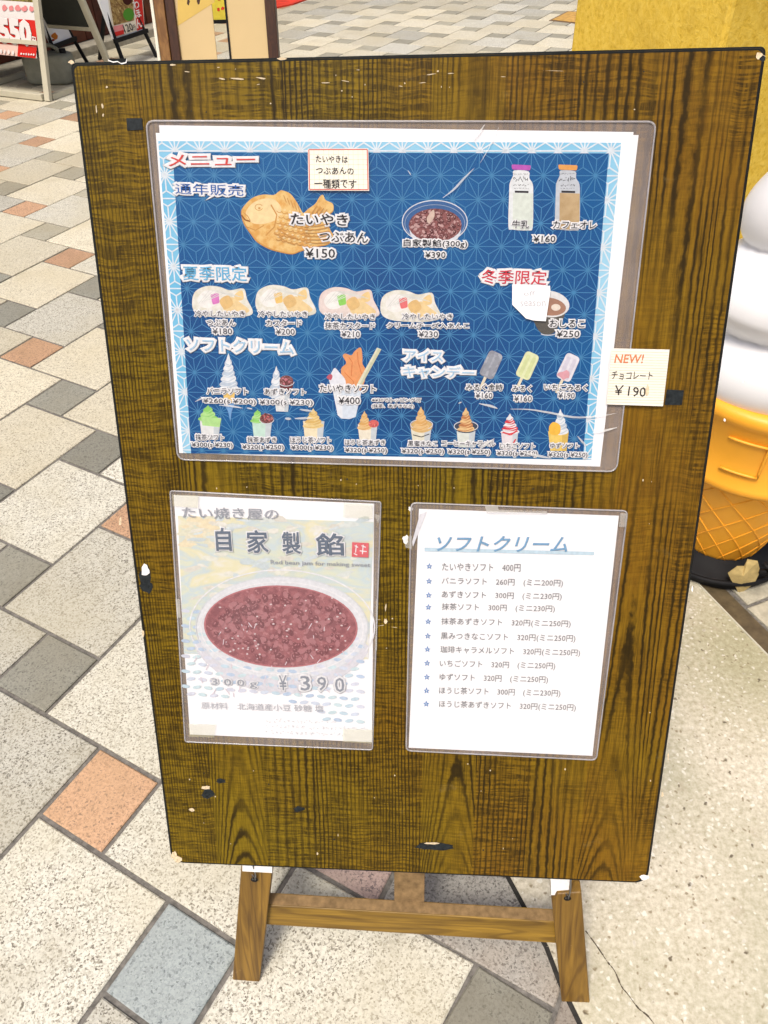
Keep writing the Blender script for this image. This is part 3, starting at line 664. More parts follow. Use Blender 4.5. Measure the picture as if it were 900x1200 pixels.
for (nm_, x1, x2, y, pr_, xa, xb, yb) in [('抹茶ソフト', 230, 263.5, 515, '¥300(s ¥230)', 225, 273.5, 524.3), ('抹茶あずき', 290.5, 324.5, 518, '¥320(s ¥250)', 284, 333, 526.8),
        ('ほうじ茶ソフト', 341, 388.5, 518.3, '¥300(s ¥230)', 341, 390.5, 527.5), ('ほうじ茶あずき', 404.5, 451.5, 521.3, '¥320(s ¥250)', 404, 453.5, 530.5),
        ('黒蜜きなこ', 477.5, 512, 522.5, '¥320(s ¥250)', 470, 520, 531.8), ('コーヒーキャラメル', 518, 580, 522.5, '¥320(s ¥250)', 524, 574, 532.5),
        ('いちごソフト', 585.5, 626.5, 525, '¥320(s ¥250)', 581, 629, 534.3), ('ゆずソフト', 644, 678, 525, '¥320(s ¥250)', 641, 687.5, 535.8)]:
    T(nm_, x1, y, x2, y + .4, 7, GR, .16); T(pr_, xa, yb, xb, yb + .5, 6.8, GR, .16, bold=.015)
# ---- pictures printed on the menu
def pic(items, h=HP, name='printed_picture', P=None, label=None): return (P or MP).layers(name, items, h, dh=.000002, label=label)
def L_(pts, w, m, closed=False): return [(q, m) for q in stroke(pts, w, closed)]
BAKE = blot('baked_batter', (243, 205, 128), (228, 170, 80), 130, thr=(.4, .62)); BAKE_L = ink(250, 224, 168); BAKE_D = ink(214, 156, 78); BAKE_DD = ink(150, 88, 30)
fish = spline([(283, 249), (287, 241), (296, 233), (308, 229.5), (320, 230), (326, 226), (330, 224.5), (340, 228), (348, 238), (353, 247), (356, 251), (362, 246), (370, 240), (375, 232), (379, 230), (382, 236), (390, 240), (391, 247), (386, 252), (381, 256), (384, 263), (388, 272), (392, 280), (384, 287), (374, 289), (362, 292), (352, 295), (343, 298), (330, 296), (316, 292), (302, 284), (294, 274), (286, 262)], 4)
it = [(fish, BAKE_D), ([(x + (1.2 if x < 330 else 0), y - 1.4) for x, y in fish], BAKE)]
it += [(spline([(289, 248), (297, 238), (310, 233), (322, 234), (330, 244), (326, 256), (312, 262), (298, 262), (291, 256)]), BAKE_L)]
it += L_(ell(304, 243, 4.5, 3.6, 14, 20, 330), .8, BAKE_D) + [(ell(304.5, 244, 1.6, 1.2, 8), BAKE_D)]
it += L_([(283.5, 252), (288, 258), (294, 259.5)], 1.6, BAKE_DD) + L_([(286, 249), (291, 253.5), (294, 259)], 1.0, BAKE_D) + L_([(318, 240), (325, 252), (322, 266), (312, 276)], 1.5, BAKE_D) + L_([(290, 266), (300, 270), (310, 264)], 1.2, BAKE_D)
for r_ in range(6):
    for c_ in range(7):
        x = 328 + c_ * 6.2 + (r_ % 2) * 3 - r_ * .8; y = 246 + r_ * 6.5 + c_ * 1.4
        if x < 368: it += L_(ell(x, y, 3.4, 3.2, 6, 20, 160), .9, BAKE_D) + [(ell(x, y - 1.2, 1.6, 1.1, 6), BAKE_L)]
for q in range(5): it += L_([(333 + q * 4.2, 229 + q * 3), (336 + q * 4, 237 + q * 3)], .9, BAKE_D)
for q in range(6): it += L_([(357, 266 + q * 3.6), (372, 265 + q * 4), (386, 262 + q * 4.4)], 1.0, BAKE_D)
for q in range(4): it += L_([(372 + q * 4, 241 + q * 1.5), (366 + q * 4, 250 + q)], .9, BAKE_D)
it += L_([(326, 268), (338, 276), (350, 280)], 1.2, BAKE_D) + L_([(322, 272), (334, 282), (346, 287)], 1.0, BAKE_D)
pic(it, label='fish-shaped cake')
BEAN = blot('sweet_bean', (150, 88, 84), (110, 52, 50), 330, c3=(196, 150, 148)); BEAN_H = ink(205, 165, 160); BEAN_D = ink(92, 40, 40)
def beans(cx, cy, rx, ry, n, sz, seed, h, d=BEAN_D, P=None):
    r = random.Random(seed); o = []
    for _ in range(n):
        a = r.uniform(0, 6.283); k = math.sqrt(r.random()) * .93; x, y = cx + rx * k * math.cos(a), cy + ry * k * math.sin(a); s_ = sz * r.uniform(.6, 1.2); rt = r.uniform(0, 180)
        o += [(ell(x, y, s_, s_ * .65, 7, rot=rt), d if r.random() < .6 else h), (ell(x - s_ * .1, y - s_ * .25, s_ * .45, s_ * .22, 5, rot=rt), h)]
    return o
GL = ink(226, 230, 236); GLD = ink(150, 170, 200)
it = [(ell(509.5, 260, 38, 25.5), ink(60, 104, 160))] + L_(ell(509.5, 260, 38, 25, 36), 1.1, GL, True) + L_(ell(509.5, 262, 35, 22, 36), .8, GLD, True)
it += [(ell(510, 270, 30, 20), GL), (ell(510, 264, 31, 19.5), BEAN)] + beans(510, 264, 30, 18, 90, 2.3, 2, BEAN_H) + [(spline([(503, 251), (508, 246), (509, 254), (503, 262), (500, 257)]), ink(222, 196, 180))]
pic(it, label='bowl of sweet bean paste')
def bottle(x0, capm, body, up, band):
    cx = x0; it = [(spline([(cx - 9, 206), (cx - 8, 200), (cx + 9, 201), (cx + 10, 209), (cx + 14, 216), (cx + 14.5, 230), (cx + 14, 266), (cx + 9, 270), (cx - 10, 269), (cx - 14.5, 265), (cx - 13.5, 225), (cx - 13, 215)], 3), up)]
    it += [([(cx - 13.5, 226), (cx + 14.3, 227), (cx + 14, 265), (cx + 8, 269.5), (cx - 9, 268.5), (cx - 14, 264)], body), ([(cx - 13.5, 226), (cx - 9, 226), (cx - 9.5, 268), (cx - 14, 264)], up)]
    it += [(rrect([(cx - 11, 193), (cx + 12, 194), (cx + 11, 200), (cx - 10, 199)], 2), capm), ([(cx - 7, 223.5), (cx + 9, 224), (cx + 9, 226.5), (cx - 7, 226)], DK)]
    r = random.Random(int(cx))
    for yy, sz in ((204, 1.5), (210.5, 5), (217.5, 2.2), (221, 1)):
        for q in range(11):
            x = cx - 8 + q * 1.6 + r.uniform(-.6, .6); y_ = yy + r.uniform(-.4, .3) * sz; a_ = r.uniform(0, 3.14); l_ = sz * r.uniform(.2, .5); it += L_([(x - math.cos(a_) * l_ * .6, y_ - math.sin(a_) * l_), (x + math.cos(a_) * l_ * .6, y_ + math.sin(a_) * l_)], .7, DK if yy != 221 else GR)
    return it
pic(bottle(610, ink(196, 92, 190), ink(228, 236, 224), ink(238, 242, 242), None), label='milk bottle')
pic([([(p[0] + 0, p[1]) for p in q], m) for q, m in bottle(664.5, ink(240, 170, 90), blot('cafe_au_lait', (206, 178, 132), (190, 160, 112), 60), ink(206, 212, 218), None)], label='bottle of milk coffee')
# four chilled cakes in wrappers
BAGL = blot('frosted_wrapper', (244, 242, 232), (226, 222, 200), 170, thr=(.4, .66)); BAG2 = ink(226, 228, 220)
for cx, cy, tg, tint in ((260, 352, ink(226, 130, 200), BAGL), (334, 351, ink(246, 206, 120), BAGL), (408, 353.5, ink(150, 220, 100), ink(238, 222, 214)), (480, 357, ink(238, 120, 120), BAGL)):
    q = spline([(cx - 34, cy), (cx - 30, cy - 11), (cx - 17, cy - 17), (cx - 2, cy - 16), (cx + 10, cy - 12), (cx + 26, cy - 14), (cx + 30, cy - 2), (cx + 37, cy + 14), (cx + 26, cy + 19), (cx + 4, cy + 20), (cx - 20, cy + 18), (cx - 32, cy + 12)], 4)
    it = [(q, tint), (spline([(cx - 28, cy - 2), (cx - 18, cy - 12), (cx - 5, cy - 8), (cx - 8, cy + 6), (cx - 22, cy + 8)]), ink(248, 246, 240)), (spline([(cx + 2, cy + 6), (cx + 12, cy - 4), (cx + 22, cy + 2), (cx + 33, cy + 12), (cx + 20, cy + 16), (cx + 6, cy + 14)]), ink(244, 216, 160)),
          (spline([(cx + 15, cy - 6), (cx + 24, cy - 12), (cx + 26, cy - 2), (cx + 19, cy)]), ink(246, 214, 150)), (spline([(cx - 2, cy), (cx + 8, cy - 6), (cx + 14, cy + 4), (cx + 4, cy + 10)]), ink(234, 196, 130)),
          (rrect([(cx - 13, cy - 7), (cx - 3, cy - 9), (cx - 2, cy + 3), (cx - 10, cy + 5)], 2), tg)]
    for k_ in range(5): it += L_([(cx - 26 + k_ * 3, cy + 3 - k_), (cx - 14 + k_ * 4, cy - 12 + k_), (cx + 4 + k_ * 5, cy - 12 + k_ * 2)], .7, BAG2)
    pic(it, label='chilled cake in a wrapper')
# bean soup bowl
it = [(spline([(622, 360), (626, 378), (634, 390), (646, 391), (654, 382), (660, 364)]), ink(96, 92, 84)), (ell(643, 356, 24, 15.5, 28, rot=8), ink(238, 238, 236)), (ell(643, 359, 20, 10.5, 24, rot=8), ink(176, 132, 108)), (ell(651, 360, 5.5, 4, 14), ink(246, 232, 214))]
it += L_(ell(642, 390, 9, 2.5, 10, 20, 160), 1, GL)
pic(it, label='bowl of sweet bean soup')
# soft ice creams
def swirl(cx, top, bot, wd, c1, c2, lay=4):
    it = []; H = bot - top
    for k_ in range(lay):
        t_ = k_ / lay; y = bot - H * t_ * .86; w_ = wd * (1 - t_ * .78); hh = H / lay * .95
        it.append((spline([(cx - w_, y - hh * .1), (cx - w_ * .7, y - hh * .8), (cx + w_ * .2, y - hh * 1.15), (cx + w_, y - hh * .75), (cx + w_ * .96, y), (cx, y + hh * .35)], 4), c1 if k_ % 2 == 0 else c2))
        it += [(q, c2 if k_ % 2 == 0 else c1) for q in stroke(spline([(cx - w_ * .9, y - hh * .1), (cx, y + hh * .12), (cx + w_ * .9, y - hh * .5)], 3, False), .9)]
    it.append((spline([(cx - wd * .22, top + H * .22), (cx, top - H * .02), (cx + wd * .1, top), (cx + wd * .24, top + H * .24)], 3), c1)); return it
def cup(cx, y0, y1, w0, w1, m, shade): return [([(cx - w0, y0), (cx + w0, y0 + .6), (cx + w1, y1), (cx - w1, y1 - .5)], m), ([(cx + w0 * .35, y0 + .5), (cx + w0, y0 + .6), (cx + w1, y1), (cx + w1 * .4, y1)], shade)] + L_([(cx - w0, y0), (cx + w0, y0 + .6)], .9, shade)
VAN, VAN2 = ink(240, 244, 246), ink(198, 212, 226); CUP, CUPS = ink(236, 238, 236), ink(208, 216, 220)
it = [([(262, 458), (276, 458), (275, 474), (272, 482), (270.5, 494), (268, 482), (264, 474)], ink(120, 170, 222)), ([(262, 456), (276, 456), (275, 472), (263, 472)], ink(244, 206, 120))] + swirl(268, 415.5, 458, 11.5, VAN, VAN2, 6)
pic(it, label='vanilla soft ice cream cone')
it = cup(331, 462, 482, 9, 7, CUP, CUPS) + swirl(324, 430, 464, 9, VAN, VAN2, 4) + [(ell(336, 450, 8, 8), ink(112, 50, 52)), (ell(336, 446, 8, 6.5), BEAN)] + beans(336, 446, 7, 5.5, 20, 1.4, 5, ink(214, 130, 140)) + L_(ell(336, 447, 9, 5, 12, 0, 180), .8, GL)
pic(it, label='soft ice cream cup with bean topping')
it = [(spline([(400, 432), (406, 425), (402, 417), (405, 414), (412, 416), (416, 411), (423, 407), (425, 418), (425, 426), (429, 434), (427, 448), (420, 460), (408, 458), (402, 446)], 4), ink(240, 164, 104))] + L_([(409, 418), (413, 424), (412, 440)], 1, ink(222, 130, 72)) + L_([(419, 412), (420, 424), (424, 438)], 1, ink(222, 130, 72)) + L_([(404, 436), (414, 446), (416, 456)], .9, ink(222, 130, 72))
it += [([(442, 407), (447, 409), (418, 462), (413, 460)], ink(232, 232, 204)), ([(443.5, 408), (447, 409), (418, 462), (416, 461)], ink(212, 214, 180))]
it += [([(388, 446), (424, 458), (417, 488), (410, 490.5), (400, 490), (396, 486)], ink(222, 232, 242)), ([(388, 446), (400, 450), (402, 490), (396, 486)], ink(240, 244, 248)), (spline([(386, 445), (390, 434), (393, 431), (398, 436), (405, 445), (404, 456), (392, 458)]), ink(238, 240, 246)), (spline([(383, 442), (387, 438), (390, 440), (388, 445)]), ink(200, 92, 110))]
pic(it, label='fish-shaped cake in a soft ice cream cup')
GRN, GRN2 = ink(150, 218, 110), ink(186, 232, 150); CAR, CAR2 = ink(238, 200, 140), ink(226, 176, 104); HOJ, HOJ2 = ink(240, 214, 150), ink(228, 190, 112)
pic(cup(247, 489, 515, 12.5, 9.5, CUP, CUPS) + swirl(244, 475, 492, 11, GRN, GRN2, 3) + [([(236, 487), (260, 490), (258, 500), (238, 498)], GRN2)], label='green tea soft ice cream')
pic(cup(307.5, 490, 516, 12, 9, ink(206, 236, 220), CUPS) + swirl(302, 480, 494, 8, GRN, GRN2, 3) + [(ell(313, 490, 8, 6), BEAN)] + beans(313, 489, 7, 5, 14, 1.4, 8, ink(220, 110, 110)) + L_(ell(313, 491, 8.5, 5, 10, 0, 180), .8, GL), label='green tea soft ice cream with beans')
pic(cup(368, 493, 518, 12.5, 10, ink(246, 232, 196), CUPS) + swirl(367, 479, 500, 11.5, HOJ, HOJ2, 4), label='roasted tea soft ice cream')
pic(cup(431, 497, 520, 11.5, 9, ink(244, 236, 214), CUPS) + swirl(427, 482, 502, 8, CAR, CAR2, 4) + [(ell(438, 496, 6, 4.5), ink(226, 110, 104))] + beans(438, 496, 5, 4, 12, 1.2, 9, ink(246, 170, 150), ink(180, 70, 70)), label='roasted tea soft ice cream with red topping')
pic(cup(493.5, 502, 523, 12, 9, ink(236, 232, 208), CUPS) + [(ell(494, 499, 13, 7.5), ink(224, 186, 120))] + L_(ell(494, 497, 13, 6, 20), .9, GL, True) + swirl(493, 477, 502, 9, CAR, CAR2, 4) + L_([(484, 509), (494, 511.5), (503, 508)], 1, DK), label='brown sugar soft ice cream')
pic(cup(546, 503, 524, 11, 9, ink(226, 232, 222), CUPS) + [(ell(546, 500, 14, 7), ink(60, 70, 90))] + L_(ell(546, 499, 14, 6, 20), .9, GL, True) + swirl(545.5, 478, 504, 9.5, CAR, ink(196, 130, 80), 5), label='coffee caramel soft ice cream')
RD = ink(226, 60, 70)
pic(cup(597, 505, 527, 10, 8, ink(240, 232, 234), CUPS) + swirl(597, 485, 507, 10.5, VAN, RD, 5) + L_([(589, 506), (598, 509), (606, 504)], 1.8, RD) + L_([(604, 514), (600, 521)], 1.6, RD), label='strawberry soft ice cream')
pic(cup(654, 505, 528, 12, 9.5, ink(246, 212, 110), ink(226, 190, 96)) + swirl(656, 480, 507, 9, VAN, VAN2, 4) + [(spline([(643, 500), (648, 494), (656, 498), (655, 508), (645, 508)]), ink(250, 196, 70))], label='citrus soft ice cream')
# ice bars, tilted
def icebar(cx, cy, m1, m2, m3):
    d = (.42, -.907); nx, ny = .907, .42
    def q(u_, v_): return (cx + nx * u_ + d[0] * v_, cy + ny * u_ + d[1] * v_)
    it = [([q(-1.6, -14), q(1.6, -14), q(1.6, -32), q(-1.6, -32)], ink(240, 230, 200)), (rrect([q(-9, -15), q(9, -15), q(8.5, 17), q(-8.5, 17)], 5), m1), (rrect([q(-6, -13), q(-1.5, -13), q(-1.5, 13), q(-6, 13)], 2), m2), (rrect([q(1.5, -13), q(6, -13), q(6, 13), q(1.5, 13)], 2), m2)]
    if m3: it.append((ragged(*q(0, -9), 8, 6, 10, 3), m3))
    return it
pic(icebar(575, 428, blot('grey_ice', (180, 184, 192), (146, 148, 158), 200), ink(160, 164, 172), None), label='grey ice bar')
pic(icebar(617.5, 429, ink(234, 240, 190), ink(222, 230, 170), None), label='cream yellow ice bar')
pic(icebar(665, 431, ink(236, 234, 240), ink(220, 216, 228), ink(232, 170, 178)), label='white and pink ice bar')
# glare along creases of the film, painted as pale slivers
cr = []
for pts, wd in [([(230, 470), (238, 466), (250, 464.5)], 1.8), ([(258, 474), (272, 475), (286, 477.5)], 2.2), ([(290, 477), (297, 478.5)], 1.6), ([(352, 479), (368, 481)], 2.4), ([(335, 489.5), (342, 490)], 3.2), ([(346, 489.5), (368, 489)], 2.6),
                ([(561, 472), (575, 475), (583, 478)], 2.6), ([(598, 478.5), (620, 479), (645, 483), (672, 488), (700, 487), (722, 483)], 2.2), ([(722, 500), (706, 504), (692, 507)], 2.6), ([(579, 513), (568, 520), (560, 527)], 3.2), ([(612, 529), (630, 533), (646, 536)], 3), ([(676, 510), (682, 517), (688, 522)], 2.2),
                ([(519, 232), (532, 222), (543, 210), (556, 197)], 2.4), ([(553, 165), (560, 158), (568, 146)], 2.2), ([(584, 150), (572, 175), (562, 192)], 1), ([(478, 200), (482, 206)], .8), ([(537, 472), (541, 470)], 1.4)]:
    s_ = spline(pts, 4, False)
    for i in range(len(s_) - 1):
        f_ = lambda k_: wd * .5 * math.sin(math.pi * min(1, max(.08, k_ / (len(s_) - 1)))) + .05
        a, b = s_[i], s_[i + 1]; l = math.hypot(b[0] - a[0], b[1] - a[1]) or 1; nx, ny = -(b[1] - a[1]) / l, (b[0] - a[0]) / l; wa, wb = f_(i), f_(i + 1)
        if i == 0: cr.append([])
        cr[-1].append(([(a[0] + nx * wa, a[1] + ny * wa), (b[0] + nx * wb, b[1] + ny * wb), (b[0] - nx * wb, b[1] - ny * wb), (a[0] - nx * wa, a[1] - ny * wa)], M_GLARE))
for c_ in cr: MP.layers('film_glare_streak', c_, .00375, dh=.000001)
# ---- bean paste poster
ps_root, PP = sheet('bean_paste_poster', [(200, 574.5), (446.5, 587.5), (436.5, 877.5), (217.5, 868)], [[(204, 580), (438.5, 590), (436, 869), (223, 860)]],
    'milky laminated poster with a bowl of red bean paste, left of the two lower sheets', 'poster', M_FILM_MILKY, r=3)
def poster_bg():
    m, t, b = base('washed_watercolour_print', rough=.4, spec=.3); co = geo(t)
    c = lambda *v: tuple(lin(x) * K for x in fade(v, .25))
    n1 = noise(t, mapping(t, co, (1, 1, 2.2)), 16, 3, .6, .6); out = ramp(t, n1, [(.3, c(190, 212, 214)), (.42, c(226, 232, 196)), (.5, c(198, 220, 224)), (.6, c(240, 232, 176)), (.7, c(244, 244, 240))])
    t.links.new(out, b.inputs['Base Color']); return m
def fade(v, k_=.48): return tuple(int(x + (246 - x) * k_) for x in v)
def c255(*v): return ink(*fade(v))
PP.layers('printed_background', [([(209, 604), (438, 611), (432, 772), (216, 765)], poster_bg())], H0)
it = []; rp = random.Random(11)
for _ in range(26): it.append((ragged(rp.uniform(212, 262), rp.uniform(607, 640), rp.uniform(5, 14), rp.uniform(2.5, 6), 9, rp.randint(0, 999)), c255(*rp.choice([(248, 222, 150), (240, 226, 176), (230, 226, 176)]))))
for _ in range(90): it.append((ragged(rp.uniform(222, 430), rp.uniform(606, 700), rp.uniform(4, 13), rp.uniform(1.5, 4.5), 9, rp.randint(0, 999), rp.uniform(-25, 15)), c255(*rp.choice([(236, 236, 206), (214, 226, 214), (202, 222, 226), (242, 238, 214), (184, 206, 210), (222, 214, 190)]))))
for r_ in range(14):
    for c_ in range(17):
        x = 218 + c_ * 13.2 + (r_ % 2) * 6.5; y = 715 + r_ * 8.8 + c_ * 1.0
        if x > 428 or y > 848 or (y > 815 and x < 330 + (y - 815) * 2 + 0) : continue
        it.append((ell(x, y, 5.2, 2.1, 10, rot=-8 if (r_ + c_) % 2 else 8), c255(*rp.choice([(170, 214, 236), (150, 190, 232), (196, 216, 244), (186, 228, 236), (206, 214, 240)]))))
for _ in range(40):
    x, y = rp.uniform(225, 425), rp.uniform(720, 812); it += L_([(x, y), (x + rp.uniform(-5, 5), y + rp.uniform(4, 8))], .9, c255(236, 206, 220))
pic(it, H0 + .0001, 'printed_motif', PP)
RB = blot('red_bean_print', (172, 100, 104), (146, 78, 84), 120, c3=(192, 128, 130)); RBH = ink(186, 122, 126); RBD = ink(134, 70, 76)
it = [(spline([(238, 745), (262, 792), (330, 812), (395, 796), (424, 750)], 6), c255(214, 212, 224)), (ell(331, 735, 100, 60, 40, rot=1), c255(228, 232, 238))] + L_(ell(331, 733, 108, 66, 44, 150, 385, rot=1), 1.6, c255(244, 244, 246)) + L_(ell(331, 735, 101, 60, 50, rot=1), 1.2, c255(206, 214, 222), True) + L_(ell(331, 735, 95, 54, 50, rot=1), 1.4, c255(246, 246, 248), True)
it += [(ell(329.5, 733, 90, 48, 50, rot=2), ink(196, 120, 124)), (ell(329.5, 733, 88, 46.5, 50, rot=2), RB)]
it += [(q, m) for q, m in beans(330, 733, 84, 43, 260, 4.0, 21, RBH, RBD)]
it += [(ragged(rp.uniform(255, 405), rp.uniform(698, 768), 1.6, 1.1, 6, _), c255(226, 186, 188)) for _ in range(45)]
it += [([(413, 634), (432.5, 635), (432, 652), (412.5, 651)], ink(232, 100, 108))] + [(q, WH) for s_ in ([(416, 638), (420, 640)], [(418, 637), (417, 646)], [(424, 638), (429, 640)], [(426, 637), (425, 648)], [(422, 644), (430, 645)], [(415, 647), (419, 649)]) for q in stroke(s_, 1.1)]
pic(it, H0 + .0004, 'printed_picture', PP, 'bowl of red bean paste')
PD = ink(104, 116, 132); PDL = ink(168, 172, 180)
def TP(body, x1, y1, x2, y2, h, col=PD, halo=.09, **k): PP.text(body, (x1, y1), (x2, y2), h, col, .0031, halo, c255(248, 248, 250) if halo else None, **k)
TP('たい焼き屋の', 215, 606, 327, 608, 13, PDL, None, bold=.006, rough=.01)
for ch, x1, x2, y in (('自', 255, 272, 644), ('家', 290.5, 316, 646.5), ('製', 331, 354, 648.5), ('餡', 371.5, 403, 650)): TP(ch, x1, y, x2, y + .4, 26, ink(104, 118, 136), .07, bold=.02, rough=.008)
TP('Red bean jam for making sweet', 318, 661, 434, 664.5, 6, PDL, None, bold=.012)
TP('3 0 0 g', 249, 803, 302, 805.5, 10, PDL, .09)
for ch, x1, x2, y in (('¥', 327, 338, 807), ('3', 353, 364, 807.5), ('9', 372.5, 383, 808.5), ('0', 393, 404, 809.5)): TP(ch, x1, y, x2, y + .4, 17, ink(150, 156, 166), .10, bold=.008, rough=.01)
TP('原材料　北海道産小豆 砂糖 塩', 237, 829, 379.5, 833, 8, ink(188, 190, 196), None, bold=.0)
it = []
for r_, (x0, x1) in enumerate(((312, 396), (312, 432), (312, 405))):
    x = x0
    while x < x1:
        for _ in range(3): xx = x + rp.uniform(0, 3.4); yy = 842.6 + r_ * 6.9 + (x - 312) * .022 + rp.uniform(-1.6, 1.6); it += L_([(xx, yy), (xx + rp.uniform(-1.4, 1.4), yy + rp.uniform(-1.6, 1.6))], .6, c255(190, 192, 198))
        x += 5
pic(it, .003, 'printed_small_print', PP)
for it_ in [([(203, 578), (234, 579.5), (233, 594), (204, 592)], M_YTAPE), ([(403, 588), (437, 590), (437, 607), (402, 605)], M_YTAPE), ([(222, 846), (254, 847), (252, 862), (223, 861)], M_YTAPE), ([(402, 852), (437, 853), (436, 869), (402, 867)], M_YTAPE)]: PP.layers('tape', [it_], .0038)
for it_ in [([(438.5, 601), (446, 602), (443.5, 612)], M_CLEARTAPE), ([(207, 700), (212, 700), (213, 722), (209, 722)], M_CLEARTAPE), ([(441, 700), (443, 700), (442, 760), (440, 760)], M_CLEARTAPE)]: PP.layers('fold_mark', [it_], .0039)
# ---- price list
pl_root, LP = sheet('price_list', [(482, 588.5), (735, 598), (698.5, 889.5), (476, 878.5)], [[(491, 596), (725, 604), (694, 885), (479, 875.5)]],
    'white laminated price list with a pale blue title, the right one of the lower sheets', 'price list', M_FILM, r=6)
LP.layers('printed_underline', [([(497.5, 641), (696, 646), (696, 650), (497.5, 645.5)], ink(206, 230, 242))], H0)
LP.text('ソフトクリーム', (512, 645), (664, 646), 18, ink(132, 178, 214), .0022, None, None, .014, shear=.25)
rows = [('たいやきソフト　400円', 518, 609.5, 668, 669, 662.5), ('バニラソフト　260円　(ミニ200円)', 517.5, 659, 684.8, 687.5, 680), ('あずきソフト　300円　(ミニ230円)', 517.5, 657.5, 700.6, 703.2, 696.4), ('抹茶ソフト　300円　(ミニ230円)', 517.5, 649.5, 715, 717.4, 710.3),
        ('抹茶あずきソフト　320円(ミニ250円)', 517, 668, 732, 735, 727.2), ('黒みつきなこソフト　320円(ミニ250円)', 516.5, 673.5, 749.3, 752.3, 744), ('珈琲キャラメルソフト　320円(ミニ250円)', 516, 679, 765, 769, 759.7), ('いちごソフト　320円　(ミニ250円)', 515.3, 650, 781.3, 784.3, 775.8),
        ('ゆずソフト　320円　(ミニ250円)', 515, 641.5, 797.2, 800.4, 792), ('ほうじ茶ソフト　300円　(ミニ230円)', 514.5, 656, 813, 816.3, 808), ('ほうじ茶あずきソフト　320円(ミニ250円)', 514.5, 674, 828.8, 833, 823.5)]
LG = ink(146, 146, 148); LG2 = ink(150, 150, 152)
for i, (tx_, x1, x2, y1, y2, ys) in enumerate(rows):
    LP.text(tx_, (x1, y1), (x2, y2), 9.2, LG, .0022, None, None, .004)
    xs_ = 503 - i * .36
    LP.text('☆', (xs_ - 3.6, ys + 3.2), (xs_ + 3.6, ys + 3.4), 7, ink(92, 150, 214), .0022, None, None, .02, name='printed_star')
for it_ in [([(568, 591.5), (583, 591), (584, 596), (640, 597.5), (641, 601), (570, 599.5)], M_CLEARTAPE), ([(474, 628), (483, 626), (483, 642), (475, 640)], M_CLEARTAPE), ([(726, 600), (734, 600), (732, 616), (724, 616)], M_CLEARTAPE)]: LP.layers('tape', [it_], .0038)
LP.layers('fold_mark', [([(492, 602), (500, 599), (484, 640), (483, 634)], ink(238, 238, 242))], .0019)

# ---- small cards and tape on the board
def card(name, poly, label, cat, mat, h0, parts):
    root = board_root(name, poly[3], label, cat); P = bplane(root); q = [P.p2(*p) for p in poly]; q = q[::-1] if area2(q) < 0 else q
    mb = MB(); mb.prism([P.w(a, b, h0 + .0003) for a, b in q], BN * -.0003); mb.build('card', mat, root); parts(P, h0 + .0004); return root
def c1(P, h):
    RDI = ink(222, 112, 104); pol = [(362.8, 176), (430.8, 175.8), (431.8, 222.6), (363.6, 222.4)]
    P.layers('printed_grid', [(q, ink(240, 234, 208)) for k_ in range(1, 12) for q in stroke([(363 + k_ * 5.7, 176.5), (363.7 + k_ * 5.7, 222)], .5)] + [(q, ink(240, 234, 208)) for k_ in range(1, 8) for q in stroke([(364, 176 + k_ * 5.8), (431, 176 + k_ * 5.8)], .5)], h, dh=.000001)
    P.layers('printed_frame', [(q, RDI) for q in stroke(pol, 1.2, True)], h + .00005, dh=.000001)
    for tx_, x1, x2, y, hh in (('たいやきは', 371, 408, 191, 8), ('つぶあんの', 371.5, 415, 204.5, 8), ('一種類です', 369.5, 418, 221, 10.5)): P.text(tx_, (x1, y), (x2, y + .3), hh, DK, h + .0002, None, None, .008, rough=.02, name='handwriting')
card('note_card', [(361.5, 175), (432, 174.5), (433, 224), (362.3, 223.6)], 'small cream note with a thin red frame and handwriting, stuck on the blue menu', 'note', M_CARD, .0040, c1)
def c2(P, h):
    P.layers('printed_lines', [(q, ink(228, 216, 186)) for k_ in range(1, 21) for q in stroke([(716 - k_ * .3, 408 + k_ * 3.1), (782 - k_ * .33, 409.5 + k_ * 3.1)], .5)], h, dh=.000001)
    P.text('NEW!', (718.5, 424.5), (752, 424.6), 10, ink(232, 140, 96), h + .0002, None, None, .012, name='handwriting', shear=.1)
    P.text('チョコレート', (715, 443.5), (762.5, 444), 9, DK, h + .0002, None, None, .004, rough=.02, name='handwriting'); P.text('￥190', (718, 462.5), (754.5, 463.5), 11.5, DK, h + .0002, None, None, .004, rough=.02, name='handwriting')
    P.layers('tear', [(ragged(757, 457, 2.8, 7, 9, 4), M_CHIP)], h)
card('new_item_card', [(716, 407.5), (783, 409), (775.4, 475), (709.5, 472.8)], 'small ruled cream card reading NEW! overlapping the right edge of the blue menu', 'note', M_CARD, .0042, c2)
def c3(P, h):
    P.text('off', (613, 346.5), (626, 346.5), 5.5, ink(206, 204, 210), h + .0001, None, None, 0, name='handwriting', rough=.02); P.text('season', (609, 359), (638.5, 358), 6, ink(206, 204, 210), h + .0001, None, None, 0, name='handwriting', rough=.02)
f8 = lambda x, y: (590 + x / 8.18, 320 + y / 8.18)
card('torn_paper', [f8(80, 105), f8(440, 120), f8(443, 170), f8(400, 458), f8(280, 450), f8(210, 430), f8(80, 300)], 'small torn white paper covering part of the winter item on the blue menu', 'note', M_PAPER, .0041, c3)
def tapepiece(poly, label):
    root_poly = [bw(x, y, .0006) for x, y in poly]; mb = MB(); o = bw(*poly[0]); mb.prism([p - o for p in root_poly][::-1] if False else [p - o for p in root_poly], BN * -.0005)
    t_ = mb.build('tape_square', M_TAPE); t_.location = o; tag(t_, label, 'tape')
tapepiece([(149, 153), (167.5, 152), (166.5, 138.5), (148, 138.5)], 'small black tape square beside the upper left corner of the blue menu')
tapepiece([(779, 474.5), (799, 474.5), (801.5, 457.5), (781.5, 456.5)], 'small black tape square just right of the NEW! card')

